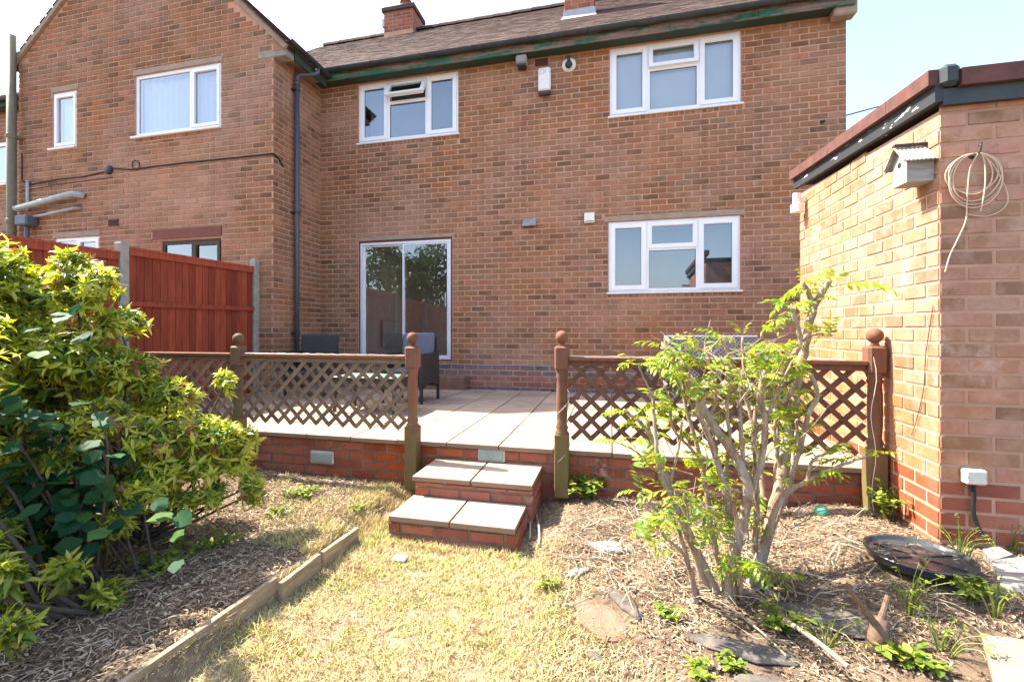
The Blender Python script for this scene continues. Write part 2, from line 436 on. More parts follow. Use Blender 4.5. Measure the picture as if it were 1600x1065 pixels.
# ------------------------------------------------------------------ mesh builder
class MB:
    def __init__(self):
        self.v, self.f = [], []
    def add(self, vs, fs):
        o = len(self.v)
        self.v += [tuple(p) for p in vs]
        self.f += [tuple(i + o for i in f) for f in fs]
        return self
    def box(self, x0, x1, y0, y1, z0, z1, mat=None):
        vs = [Vector((x, y, z)) for x in (x0, x1) for y in (y0, y1) for z in (z0, z1)]
        if mat is not None:
            vs = [mat @ p for p in vs]
        return self.add(vs, [(0, 1, 3, 2), (4, 6, 7, 5), (0, 4, 5, 1), (2, 3, 7, 6), (0, 2, 6, 4), (1, 5, 7, 3)])
    def bbox(self, x0, x1, y0, y1, z0, z1, b=0.01, mat=None):
        """box with chamfered edges"""
        vs, fs = [], []
        xs, ys, zs = (x0, x1), (y0, y1), (z0, z1)
        idx = {}
        for i in (0, 1):
            for j in (0, 1):
                for k in (0, 1):
                    sx, sy, sz = (1 if i == 0 else -1), (1 if j == 0 else -1), (1 if k == 0 else -1)
                    for a in range(3):
                        p = [xs[i], ys[j], zs[k]]
                        for ax, sg in ((0, sx), (1, sy), (2, sz)):
                            if ax != a:
                                p[ax] += sg * b
                        idx[(i, j, k, a)] = len(vs)
                        vs.append(Vector(p))
        # the vertex (.., a) lies on faces perpendicular to the two axes != a ... build hull by faces
        vs, fs = [], []
        import itertools
        key = {}
        for i, j, k in itertools.product((0, 1), repeat=3):
            for a in range(3):          # a = axis of the face this vertex belongs to
                p = [xs[i], ys[j], zs[k]]
                for ax, q in ((0, i), (1, j), (2, k)):
                    if ax != a:
                        p[ax] += b if q == 0 else -b
                key[(i, j, k, a)] = len(vs)
                vs.append(Vector(p))
        g = lambda i, j, k, a: key[(i, j, k, a)]
        for q in (0, 1):
            fs.append((g(q, 0, 0, 0), g(q, 0, 1, 0), g(q, 1, 1, 0), g(q, 1, 0, 0)))
            fs.append((g(0, q, 0, 1), g(1, q, 0, 1), g(1, q, 1, 1), g(0, q, 1, 1)))
            fs.append((g(0, 0, q, 2), g(0, 1, q, 2), g(1, 1, q, 2), g(1, 0, q, 2)))
        for q, r in itertools.product((0, 1), repeat=2):
            fs.append((g(q, r, 0, 0), g(q, r, 1, 0), g(q, r, 1, 1), g(q, r, 0, 1)))
            fs.append((g(q, 0, r, 0), g(q, 1, r, 0), g(q, 1, r, 2), g(q, 0, r, 2)))
            fs.append((g(0, q, r, 1), g(1, q, r, 1), g(1, q, r, 2), g(0, q, r, 2)))
        for i, j, k in itertools.product((0, 1), repeat=3):
            fs.append((g(i, j, k, 0), g(i, j, k, 1), g(i, j, k, 2)))
        if mat is not None:
            vs = [mat @ p for p in vs]
        return self.add(vs, fs)
    def tube(self, pts, r, n=8, caps=True):
        pts = [Vector(p) for p in pts]
        rr = r if isinstance(r, (list, tuple)) else [r] * len(pts)
        up = None
        vs, fs = [], []
        for i, p in enumerate(pts):
            d = (pts[min(i + 1, len(pts) - 1)] - pts[max(i - 1, 0)])
            d = d.normalized() if d.length > 1e-9 else Vector((0, 0, 1))
            if up is None:
                up = d.orthogonal().normalized()
            up = (up - d * up.dot(d))
            up = up.normalized() if up.length > 1e-6 else d.orthogonal().normalized()
            w = d.cross(up)
            for k in range(n):
                a = 2 * math.pi * k / n
                vs.append(p + (up * math.cos(a) + w * math.sin(a)) * rr[i])
        for i in range(len(pts) - 1):
            for k in range(n):
                fs.append((i * n + k, i * n + (k + 1) % n, (i + 1) * n + (k + 1) % n, (i + 1) * n + k))
        if caps:
            fs.append(tuple(range(n - 1, -1, -1)))
            fs.append(tuple((len(pts) - 1) * n + k for k in range(n)))
        return self.add(vs, fs)
    def lathe(self, prof, n=20, mat=None, sx=1.0, sy=1.0, squarish=None):
        """prof: (radius, z) list"""
        vs, fs = [], []
        for q, (r, z) in enumerate(prof):
            for k in range(n):
                a = 2 * math.pi * k / n
                vs.append(Vector((r * math.cos(a) * sx, r * math.sin(a) * sy, z)))
        for i in range(len(prof) - 1):
            for k in range(n):
                fs.append((i * n + k, i * n + (k + 1) % n, (i + 1) * n + (k + 1) % n, (i + 1) * n + k))
        fs.append(tuple(range(n - 1, -1, -1)))
        fs.append(tuple((len(prof) - 1) * n + k for k in range(n)))
        if mat is not None:
            vs = [mat @ p for p in vs]
        return self.add(vs, fs)
    def ball(self, c, r, n=16, m=10, sz=1.0, jit=0.0):
        prof = []
        vs, fs = [], []
        c = Vector(c)
        for i in range(m + 1):
            th = math.pi * i / m
            for k in range(n):
                a = 2 * math.pi * k / n
                j = 1 + jit * nz(math.cos(a) * 2 + c.x * 9, math.sin(a) * 2 + c.y * 9, th * 2)
                vs.append(c + Vector((math.sin(th) * math.cos(a) * r * j, math.sin(th) * math.sin(a) * r * j, math.cos(th) * r * sz * j)))
        for i in range(m):
            for k in range(n):
                fs.append((i * n + k, (i + 1) * n + k, (i + 1) * n + (k + 1) % n, i * n + (k + 1) % n))
        return self.add(vs, fs)
    def mesh(self, name, mat=None, smooth=False):
        me = bpy.data.meshes.new(name)
        me.from_pydata(self.v, [], self.f)
        me.validate()
        if mat is not None:
            me.materials.append(M[mat] if isinstance(mat, str) else mat)
        if smooth:
            me.polygons.foreach_set('use_smooth', [True] * len(me.polygons))
        me.update()
        return me
    def build(self, name, mat=None, parent=None, smooth=False):
        o = bpy.data.objects.new(name, self.mesh(name, mat, smooth))
        C.objects.link(o)
        if parent is not None:
            o.parent = parent
            o.matrix_parent_inverse = parent_inv(parent)
        return o

def world_of(o):
    m = o.matrix_basis.copy()
    if o.parent is not None:
        m = world_of(o.parent) @ o.matrix_parent_inverse @ m
    return m
def parent_inv(p):
    return world_of(p).inverted()

def put(name, mesh, mw, parent=None):
    """an object that shares a mesh, placed by its world matrix"""
    o = bpy.data.objects.new(name, mesh)
    C.objects.link(o)
    if parent is not None:
        o.parent = parent
        o.matrix_parent_inverse = parent_inv(parent)
    o.matrix_basis = mw
    return o

def tag(o, label=None, cat=None, group=None, kind=None):
    if label: o['label'] = label
    if cat: o['category'] = cat
    if group: o['group'] = group
    if kind: o['kind'] = kind
    return o
def thing(name, loc, label, cat, group=None):
    e = bpy.data.objects.new(name, None)
    e.empty_display_size = 0.1
    C.objects.link(e)
    e.location = loc
    return tag(e, label, cat, group)

# ------------------------------------------------------------------ bricks
def frustum(ch=0.0028, seed=0):
    r = random.Random(seed)
    b = MB()
    j = lambda: 1
    vs = []
    for (x, z) in ((-.5, -.5), (.5, -.5), (.5, .5), (-.5, .5)):
        vs.append((x, 0.012, z))
    for (x, z) in ((-.5, -.5), (.5, -.5), (.5, .5), (-.5, .5)):
        vs.append((x * (1 - 0.028 - r.uniform(0, .02)), 0.0, z * (1 - 0.07 - r.uniform(0, .05))))
    b.add(vs, [(4, 5, 6, 7), (0, 1, 5, 4), (1, 2, 6, 5), (2, 3, 7, 6), (3, 0, 4, 7)])
    return b
FR = [frustum(seed=k) for k in range(4)]
_fr_mesh = {}
def frustum_mesh(k, mat):
    if (k, mat) not in _fr_mesh:
        _fr_mesh[(k, mat)] = FR[k].mesh('brick', mat)
    return _fr_mesh[(k, mat)]

def subtract(rects, o):
    out = []
    for (a, b, c, d) in rects:
        if o[0] >= b or o[1] <= a or o[2] >= d or o[3] <= c:
            out.append((a, b, c, d)); continue
        if o[0] > a: out.append((a, o[0], c, d))
        if o[1] < b: out.append((o[1], b, c, d))
        ia, ib = max(a, o[0]), min(b, o[1])
        if o[2] > c: out.append((ia, ib, c, o[2]))
        if o[3] < d: out.append((ia, ib, o[3], d))
    return out

def brick_wall(parent, origin, udir, nrm, U, V, openings, mat_fn, mortar, bl=0.225, bh=0.0815, top=None, cuts=(), holes=None,
               n_single=300, joint=0.0145, proud=0.006, hidden=None, extra_rects=(), phase=0.0, reveal=0.09, name='wall', headers=()):
    """a wall mesh in mortar with bricks standing proud; the bricks that show largest become objects, the rest one part"""
    origin, udir, nrm = Vector(origin), Vector(udir), Vector(nrm)
    zz = Vector((0, 0, 1))
    W = lambda u, v, d=0.0: origin + udir * u + zz * v + nrm * d
    u0, u1 = U; v0, v1 = V
    holes = holes if holes is not None else openings
    cu = sorted({u0, u1, *cuts, *[max(u0, min(u1, q)) for h in holes for q in h[:2]]})
    topf = top or (lambda u: v1)
    b = MB()
    for a, c in zip(cu, cu[1:]):
        if c - a < 1e-5: continue
        m = (a + c) / 2
        hs = sorted([(h[2], h[3]) for h in holes if h[0] < m < h[1]])
        lo = v0
        for (h0, h1) in hs + [(None, None)]:
            if h0 is None:
                b.add([W(a, lo), W(c, lo), W(c, topf(c)), W(a, topf(a))], [(0, 1, 2, 3)])
            else:
                if h0 > lo:
                    b.add([W(a, lo), W(c, lo), W(c, h0), W(a, h0)], [(0, 1, 2, 3)])
                lo = h1
    for h in holes:
        for (p, q) in (((h[0], h[2]), (h[0], h[3])), ((h[1], h[2]), (h[1], h[3])), ((h[0], h[2]), (h[1], h[2])), ((h[0], h[3]), (h[1], h[3]))):
            b.add([W(*p), W(*q), W(*q, -reveal), W(*p, -reveal)], [(0, 1, 2, 3)])
    wall = b.build(name, mortar, parent)
    pieces = []
    k = 0
    v = v0
    while v < v1 - 0.02:
        top_v = min(v + bh, v1)
        u = u0 - (bl / 2 if (k % 2) else 0) - phase
        while u < u1:
            rects = [(max(u0, u), min(u1, u + bl), v, top_v)]
            for h in headers:
                rects = subtract(rects, h)
            for o in openings:
                rects = subtract(rects, o)
            for (a, c, d, e) in rects:
                if c - a < 0.03 or e - d < 0.018: continue
                if top:
                    if min(top(a), top(c)) < e - 0.3 * bh: continue
                pieces.append((a, c, d, e))
            u += bl
        v += bh
        k += 1
    for h in headers:
        n = max(1, round((h[1] - h[0]) / (bl / 3)))
        for q in range(n):
            pieces.append((h[0] + (h[1] - h[0]) * q / n, h[0] + (h[1] - h[0]) * (q + 1) / n, h[2], h[3]))
    sized = []
    for (a, c, d, e) in pieces:
        ctr = W((a + c) / 2, (d + e) / 2)
        p = proj(ctr)
        vis = p[2] > 0.1 and -8 < p[0] < 1608 and -8 < p[1] < 1073 and not (hidden and hidden(p[0], p[1]))
        wpx = abs(proj(W(c, d))[0] - proj(W(a, d))[0])
        area = wpx * (e - d) * F / max(p[2], .1)
        sized.append((area if vis else -1, (a, c, d, e), ctr))
    sized.sort(key=lambda q: -q[0])
    rot = Matrix((( udir.x, -nrm.x, 0, 0), (udir.y, -nrm.y, 0, 0), (0, 0, 1, 0), (0, 0, 0, 1)))
    rest = {}
    for i, (area, (a, c, d, e), ctr) in enumerate(sized):
        kk = R.randrange(4)
        pr = proud + R.uniform(-0.002, 0.0025)
        ea = joint / 2 if a <= u0 + 1e-6 else 0.0
        ec = joint / 2 if c >= u1 - 1e-6 else 0.0
        w, h = (c - a) - joint + R.uniform(-.003, .003) + ea + ec, (e - d) - joint + R.uniform(-.002, .002)
        ctr = ctr + udir * ((ec - ea) / 2)
        mw = Matrix.Translation(ctr + nrm * pr) @ rot @ Matrix.Rotation(R.uniform(-.006, .006), 4, 'Y') @ Matrix.Diagonal((w, 1, h, 1))
        mt = mat_fn((a + c) / 2, (d + e) / 2) if callable(mat_fn) else mat_fn
        if i < n_single and area > 0:
            put('brick', frustum_mesh(kk, mt), mw, wall)
        else:
            rest.setdefault(mt, MB()).add([mw @ Vector(p) for p in FR[kk].v], FR[kk].f)
    for mt, mb in rest.items():
        tag(mb.build('brickwork', mt, wall), kind='stuff')
    return wall, W

# ------------------------------------------------------------------ levels and lines of the place
PZ = 0.43          # patio
PY = 3.60          # face of the retaining wall
YW = 7.15          # rear wall of the house
YG = 5.961         # gable front of the neighbour's wing
XC = -4.852        # inner corner of wing and house
XR = 3.003         # right corner of the house
GX, GY = 1.704, 3.025   # near corner of the garage

# ================================================================== GROUND
def bed_edge(y):
    y = max(-2.0, min(8.9, y))
    pts_ = [(-2, .3), (1.2, .12), (1.83, -.05), (2.2, -.27), (2.5, -.38), (2.85, -.44), (9, -.44)]
    for (y0_, e0_), (y1_, e1_) in zip(pts_, pts_[1:]):
        if y <= y1_:
            e_ = e0_ + (e1_ - e0_) * max(0, (y - y0_)) / (y1_ - y0_); break
    return e_ + .05 * nz(y * 5, 4, 2)
def gz(x, y):
    bed_l = 0.085 + 0.02 * nz(x * 3, y * 3, 1) + 0.03 * sstep(-1.9, -3.5, x)
    if y > 2.0:
        bed_l -= 0.025 * sstep(2.4, 3.5, y)
    edge = -1.575 + 0.02 * nz(y * 3, 0, 5)
    wl = sstep(edge, edge - (0.05 if y < 2.64 else 0.16), x)
    xr = bed_edge(y)
    if y > 2.6: xr = xr + (-0.62 - xr) * sstep(2.6, 2.85, y)
    mound = 0.055 * sstep(xr, xr + 0.45, x) + 0.095 * sstep(0.75, 1.4, x) * sstep(1.9, 2.5, y) + 0.022 * nz(x * 5, y * 5, 3) * sstep(xr, xr + 0.3, x)
    mound += 0.05 * sstep(2.7, 3.4, y) * sstep(-0.5, 0.0, x) * sstep(1.2, 0.6, x) + 0.03 * sstep(0.9, 1.4, x)
    lawn = 0.008 * nz(x * 4, y * 4, 8)
    near = 1.0 if y > -0.5 else sstep(-3, -0.5, y)
    z = lawn + (wl * bed_l + mound * (1 - wl)) * near
    if y > PY - 0.02:
        z = min(z, 0.1)
    return z
def axis(lo, hi, step, far):
    a, d = [], step
    x = lo
    out = []
    while x > -far:
        d *= 1.7; x -= d; out.append(max(x, -far))
    out = out[::-1]
    n = int(round((hi - lo) / step))
    out += [lo + (hi - lo) * i / n for i in range(n + 1)]
    x, d = hi, step
    while x < far:
        d *= 1.7; x += d; out.append(min(x, far))
    return out
xs = axis(-3.9, 2.5, 0.028, 900)
ys = axis(0.7, 3.62, 0.028, 900)
b = MB()
b.v = [(x, y, gz(x, y) if (-30 < x < 30 and -30 < y < 30) else 0.0) for y in ys for x in xs]
nx = len(xs)
b.f = [(j * nx + i, j * nx + i + 1, (j + 1) * nx + i + 1, (j + 1) * nx + i) for j in range(len(ys) - 1) for i in range(nx - 1)]
ground = tag(b.build('ground', 'ground_soil', smooth=True), kind='structure')

# ================================================================== HOUSE
house = thing('brick_house', (-1.0, YW, PZ), 'brown brick house with white windows and sliding patio door behind the raised patio', 'house')

UW = lambda x: x - XC
win_UR = (-0.025, 1.745, 4.485, 5.49)
win_UL = (-4.14, -2.369, 4.49, 5.485)
win_LR = (-0.042, 1.735, 1.90, 2.935)
door = (-4.104, -2.498, 0.875, 2.805)
lint_LR = (-0.10, 1.79, 2.935, 3.015)
lint_D = (-4.17, -2.44, 2.84, 2.90)
frame_D = (-4.135, -2.468, 0.845, 2.84)
u = lambda r: (r[0] - XC, r[1] - XC, r[2], r[3])
def house_mat(uu, v):
    if v > 0.80: return 'house_brick'
    if v > 0.62: return 'plinth_brick'
    return 'base_red_brick'
def hid_main(px, py):
    return px > 1250 and py > 285 - (px - 1250) * 0.73 or py > 612
heads = [(win_UR[0] - .02 - XC, win_UR[1] + .02 - XC, 4.395, 4.47), (win_UL[0] - .02 - XC, win_UL[1] + .02 - XC, 4.395, 4.475),
         (win_LR[0] - .02 - XC, win_LR[1] + .02 - XC, 1.815, 1.885)]
V0 = 0.30
wall_main, WM = brick_wall(house, (XC, YW, 0), (1, 0, 0), (0, -1, 0), (0, XR - XC), (V0, 5.62),
                           [u(win_UR), u(win_UL), u(win_LR), u(frame_D), u(lint_LR), u(lint_D)], house_mat, 'mortar',
                           bh=0.0836, holes=[u(win_UR), u(win_UL), u(win_LR), u(frame_D)], hidden=hid_main, headers=heads)
MB().box(XR - 0.003, XR + 0.0, YW + 0.001, 14.0, 0.1, 5.62).build('side_wall', 'house_brick', house)

def box_part(name, mat, parent, *dims, b=0.0, smooth=False):
    m = MB()
    m.bbox(*dims, b=b) if b else m.box(*dims)
    return m.build(name, mat, parent)

box_part('lintel', 'lintel', house, lint_LR[0], lint_LR[1], YW - 0.012, YW + 0.1, lint_LR[2] + .002, lint_LR[3], b=0.004)
box_part('lintel', 'lintel', house, lint_D[0], lint_D[1], YW - 0.010, YW + 0.1, lint_D[2], lint_D[3], b=0.004)
# damp course line and shelf of the plinth
box_part('damp_course', 'lead', house, XC + .02, XR, YW - 0.012, YW - 0.0005, 0.795, 0.803)

def frame_ring(m, x0, x1, z0, z1, w, y0, y1):
    m.box(x0, x0 + w, y0, y1, z0, z1)
    m.box(x1 - w, x1, y0, y1, z0, z1)
    m.box(x0 + w, x1 - w, y0, y1, z0, z0 + w)
    m.box(x0 + w, x1 - w, y0, y1, z1 - w, z1)
    return m
def ring_part(name, mat, parent, x0, x1, z0, z1, w, y0, y1):
    m = MB()
    frame_ring(m, x0, x1, z0, z1, w, y0, y1)
    # soft inner lip so the profile catches light
    frame_ring(m, x0 + w, x1 - w, z0 + w, z1 - w, 0.009, y0 + 0.012, y1)
    return m.build(name, mat, parent)

def pane(parent, x0, x1, z0, z1, y, mw=None):
    m = MB()
    pts = [Vector((x0, y, z0)), Vector((x1, y, z0)), Vector((x1, y, z1)), Vector((x0, y, z1))]
    if mw is not None: pts = [mw @ p for p in pts]
    m.add(pts, [(0, 1, 2, 3)])
    return m.build('pane', 'glass', parent)

def casement(parent, r, y, split=(0.305, 0.695), open_top=0.0, zt=0.63):
    x0, x1, z0, z1 = r
    x0 += .004; x1 -= .004; z0 += .004; z1 -= .004
    yf = y + 0.018
    w = MB()
    frame_ring(w, x0, x1, z0, z1, 0.045, yf, yf + 0.07)
    xa, xb = x0 + (x1 - x0) * split[0], x0 + (x1 - x0) * split[1]
    zm = z0 + (z1 - z0) * zt
    for xx in (xa, xb):
        w.box(xx - 0.028, xx + 0.028, yf + .001, yf + 0.069, z0 + 0.045, z1 - 0.045)
    w.box(xa + 0.028, xb - 0.028, yf + .002, yf + 0.068, zm - 0.026, zm + 0.026)
    win = w.build('window', 'upvc', parent)
    # left and right opening sashes
    for (a, c) in ((x0 + 0.032, xa - 0.012), (xb + 0.012, x1 - 0.032)):
        ring_part('sash', 'upvc', win, a, c, z0 + 0.03, z1 - 0.03, 0.058, yf - 0.012, yf + 0.05)
        g = MB(); frame_ring(g, a + .066, c - .066, z0 + .096, z1 - .096, 0.005, yf + 0.012, yf + 0.02)
        g.build('gasket', 'rubber', win)
        pane(win, a + 0.06, c - 0.06, z0 + 0.09, z1 - 0.09, yf + 0.016)
    # fixed lower light
    g = MB(); frame_ring(g, xa + .028, xb - .028, z0 + .045, zm - .026, 0.005, yf + 0.02, yf + 0.03)
    g.build('gasket', 'rubber', win)
    pane(win, xa + 0.026, xb - 0.026, z0 + 0.043, zm - 0.024, yf + 0.024)
    # top hung light, open or shut
    piv = Vector((0, yf, z1 - 0.03))
    mw = Matrix.Translation(piv) @ Matrix.Rotation(-open_top, 4, 'X') @ Matrix.Translation(-piv)
    m = MB()
    xs0, xs1, zs0, zs1 = xa + 0.012, xb - 0.012, zm + 0.008, z1 - 0.03
    frame_ring(m, xs0, xs1, zs0, zs1, 0.05, yf - 0.014, yf + 0.045)
    frame_ring(m, xs0 + .05, xs1 - .05, zs0 + .05, zs1 - .05, 0.008, yf - 0.004, yf + 0.045)
    m.v = [tuple(mw @ Vector(p)) for p in m.v]
    m.build('sash', 'upvc', win)
    pane(win, xs0 + 0.052, xs1 - 0.052, zs0 + 0.052, zs1 - 0.052, yf + 0.012, mw)
    box_part('sill', 'upvc_sill', win, x0 - 0.03, x1 + 0.03, y - 0.035, y + 0.03, z0 - 0.034, z0 - 0.006, b=0.006)
    return win

def room(parent, x0, x1, z0, z1, y0, depth, mat):
    m = MB()
    m.box(x0, x1, y0, y0 + depth, z0, z1)
    m.f = [f for f in m.f if f != (0, 4, 5, 1)]
    return m.build('room', mat, parent)

casement(house, win_UR, YW, open_top=rad(7))
casement(house, win_UL, YW, open_top=rad(30))
casement(house, win_LR, YW, open_top=0.0, zt=0.60)
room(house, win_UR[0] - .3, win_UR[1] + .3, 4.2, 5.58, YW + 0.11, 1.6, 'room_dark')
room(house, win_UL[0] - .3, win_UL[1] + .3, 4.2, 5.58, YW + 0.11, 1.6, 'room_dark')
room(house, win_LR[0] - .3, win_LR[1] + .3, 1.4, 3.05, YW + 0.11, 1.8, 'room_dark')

# sliding patio door
dx0, dx1, dz0, dz1 = door
fr = MB(); frame_ring(fr, *(frame_D[0] + .003, frame_D[1] - .003, frame_D[2] + .003, frame_D[3] - .003), 0.03, YW + 0.012, YW + 0.10)
dr = fr.build('patio_door', 'red_stain_frame', house)
m = MB(); frame_ring(m, dx0, dx1, dz0, dz1, 0.035, YW + 0.004, YW + 0.085); m.build('door_frame', 'aluminium', dr)
xm = dx0 + (dx1 - dx0) * 0.485
m = MB(); frame_ring(m, dx0 + .035, xm + .018, dz0 + .03, dz1 - .03, 0.032, YW + 0.05, YW + 0.075); m.build('sliding_leaf', 'aluminium', dr)
m = MB(); frame_ring(m, xm - .018, dx1 - .035, dz0 + .03, dz1 - .03, 0.032, YW + 0.018, YW + 0.045); m.build('sliding_leaf', 'aluminium', dr)
pane(dr, dx0 + .06, xm, dz0 + .055, dz1 - .055, YW + 0.062)
pane(dr, xm, dx1 - .06, dz0 + .055, dz1 - .055, YW + 0.031)
m = MB(); m.bbox(dx1 - .10, dx1 - .078, YW - 0.012, YW + 0.016, 1.72, 1.95, b=0.006); m.build('handle', 'steel', dr)
rm = MB()
rm.box(-4.8, -0.6, YW + 0.12, YW + 4.3, 0.82, 3.05)
rm.f = [f for f in rm.f if f not in ((0, 4, 5, 1), (2, 3, 7, 6))]
yb2 = YW + 4.3
for (a_, b_, c_, d_) in ((-4.8, -2.5, .82, 3.05), (-0.7, -0.6, .82, 3.05), (-2.5, -0.7, .82, 1.3), (-2.5, -0.7, 2.7, 3.05)):  # back wall, with an unseen opening added so sky light reaches the room
    rm.add([(a_, yb2, c_), (b_, yb2, c_), (b_, yb2, d_), (a_, yb2, d_)], [(0, 1, 2, 3)])
rm.build('room', 'plaster', house)
m = MB()
for i in range(26):
    m.bbox(-4.79, -4.73, 9.2 + i * .05, 9.242 + i * .05, .98, 1.56, b=.01)
m.box(-4.775, -4.755, 9.2, 10.49, 1.0, 1.54)
tag(m.build('radiator', 'radiator_white'), 'white radiator standing in the room seen through the patio door', 'radiator')

# door step
box_part('door_step', 'brown_stone', house, -2.95, -2.18, YW - 0.32, YW - 0.013, PZ - 0.02, PZ + 0.20, b=0.012)

# eaves: soffit, fascia, gutter, roof
FY = YW - 0.20
box_part('soffit', 'soffit', house, XC - 0.2, 2.84, FY + .012, YW - 0.001, 5.505, 5.52)
m = MB()
NB = 7
fx = [XC + .05 + (XR + .02 - XC - .05) * i / NB for i in range(NB + 1)]
for i in range(NB):
    MB().bbox(fx[i] + .001, fx[i + 1] - .001, FY - 0.012, FY + 0.012, 5.495, 5.645, b=0.004).build('fascia_board', 'peeling_green', house)
box_part('box_end', 'lintel', house, 2.80, XR + .06, FY + .02, YW - 0.008, 5.40, 5.60, b=0.02)
def gutter(parent, a, c, r=0.056):
    """half round channel from a to c, open side up"""
    a, c = Vector(a), Vector(c)
    d = (c - a).normalized()
    side = Vector((-d.y, d.x, 0))
    vs, fs = [], []
    prof = [(math.cos(q), math.sin(q)) for q in [math.pi + math.pi * i / 10 for i in range(11)]]
    ring = [(r * x, r * y) for x, y in prof] + [((r - .004) * x, (r - .004) * y) for x, y in prof[::-1]]
    for p in (a, c):
        for (x, y) in ring:
            vs.append(p + side * x + Vector((0, 0, y)))
    n = len(ring)
    for i in range(n):
        fs.append((i, (i + 1) % n, n + (i + 1) % n, n + i))
    m = MB().add(vs, fs)
    L = (c - a).length
    k = int(L / 0.9)
    for i in range(1, k + 1):          # joint clips
        q = a + d * (i * L / (k + 1))
        pts = [q + side * (r + .004) * x + Vector((0, 0, (r + .004) * y)) for x, y in prof]
        m.tube(pts, 0.009, 5)
    return m.build('gutter', 'gutter_black', parent)
GYY = FY - 0.012 - 0.058
gutter(house, (XC + 0.25, GYY, 5.652), (XR + 0.08, GYY, 5.656))

RS = 0.79                                          # roof slope
def rz(y): return 5.675 + (y - (FY - 0.05)) * RS
ridge_y = 10.5
box_m = MB()
ya, yb = FY - 0.05, ridge_y
box_m.add([(-7.2, ya, rz(ya) - .04), (XR + .1, ya, rz(ya) - .04), (XR + .1, yb, rz(yb) - .04), (-7.2, yb, rz(yb) - .04), (-7.2, 14.0, rz(7)), (XR + .1, 14.0, rz(7))],
          [(0, 1, 2, 3), (3, 2, 5, 4)])
roof = box_m.build('roof', 'roof_felt', house)
TB = MB()                                          # one clay tile, unit width, thicker at its lower edge
TB.add([(-.5, 0, 0), (.5, 0, 0), (.5, .165, .002), (-.5, .165, .002), (-.5, 0, .013), (.5, 0, .013), (.5, .165, .006), (-.5, .165, .006)],
       [(4, 5, 6, 7), (0, 4, 7, 3), (1, 2, 6, 5), (0, 1, 5, 4)])
tile_me = TB.mesh('roof_tile', 'roof_tile')
def tile_slope(parent, a0, up, along, length, rows, w=0.165, gauge=0.1, n_single=300, keep=None, hidden=None):
    a0, up, along = Vector(a0), Vector(up).normalized(), Vector(along).normalized()
    nrm = along.cross(up)
    if nrm.z < 0: nrm = -nrm
    all_ = []
    for r_ in range(rows):
        n = int(length / w) + 1
        for i in range(n):
            uu = (i + 0.5 * (r_ % 2)) * w
            p = a0 + up * (r_ * gauge) + along * uu + nrm * (0.004 + 0.002 * R.random())
            if keep and not keep(p): continue
            q = proj(p)
            vis = q[2] > .1 and 0 < q[0] < 1600 and 0 < q[1] < 1065 and not (hidden and hidden(q))
            xax = along
            mw = Matrix(((xax.x * (w - .003), up.x, nrm.x, p.x), (xax.y * (w - .003), up.y, nrm.y, p.y), (xax.z * (w - .003), up.z, nrm.z, p.z), (0, 0, 0, 1)))
            mw = mw @ Matrix.Rotation(R.uniform(-.012, .012), 4, 'Z') @ Matrix.Rotation(R.uniform(-.02, .008), 4, 'X')
            all_.append((q[2] if vis else 1e6, mw))
    all_.sort(key=lambda q: q[0])
    rest = MB()
    for i, (d, mw) in enumerate(all_):
        if i < n_single and d < 1e5:
            put('roof_tile', tile_me, mw, parent)
        else:
            rest.add([mw @ Vector(p) for p in TB.v], TB.f)
    tag(rest.build('tile_courses', 'roof_tile', parent), kind='stuff')
upv = Vector((0, 1, RS))
tile_slope(roof, (-7.1, FY - 0.085, rz(FY - 0.085)), upv, (1, 0, 0), XR + .1 + 7.1, 47)
m = MB()
x = -7.0
while x < XR:
    pts = []
    m.add([(x + (0 if e == 0 else .43), ridge_y + .13 * math.cos(q), rz(ridge_y) - .05 + .12 * math.sin(q) + (0.01 if e == 0 else 0)) for e in (0, 1) for q in [math.pi * i / 6 for i in range(7)]],
          [(i, i + 1, 8 + i, 7 + i) for i in range(6)] + [tuple(range(7)), tuple(range(13, 6, -1))])
    x += .44
tag(m.build('ridge_tiles', 'roof_tile', roof), kind='stuff')

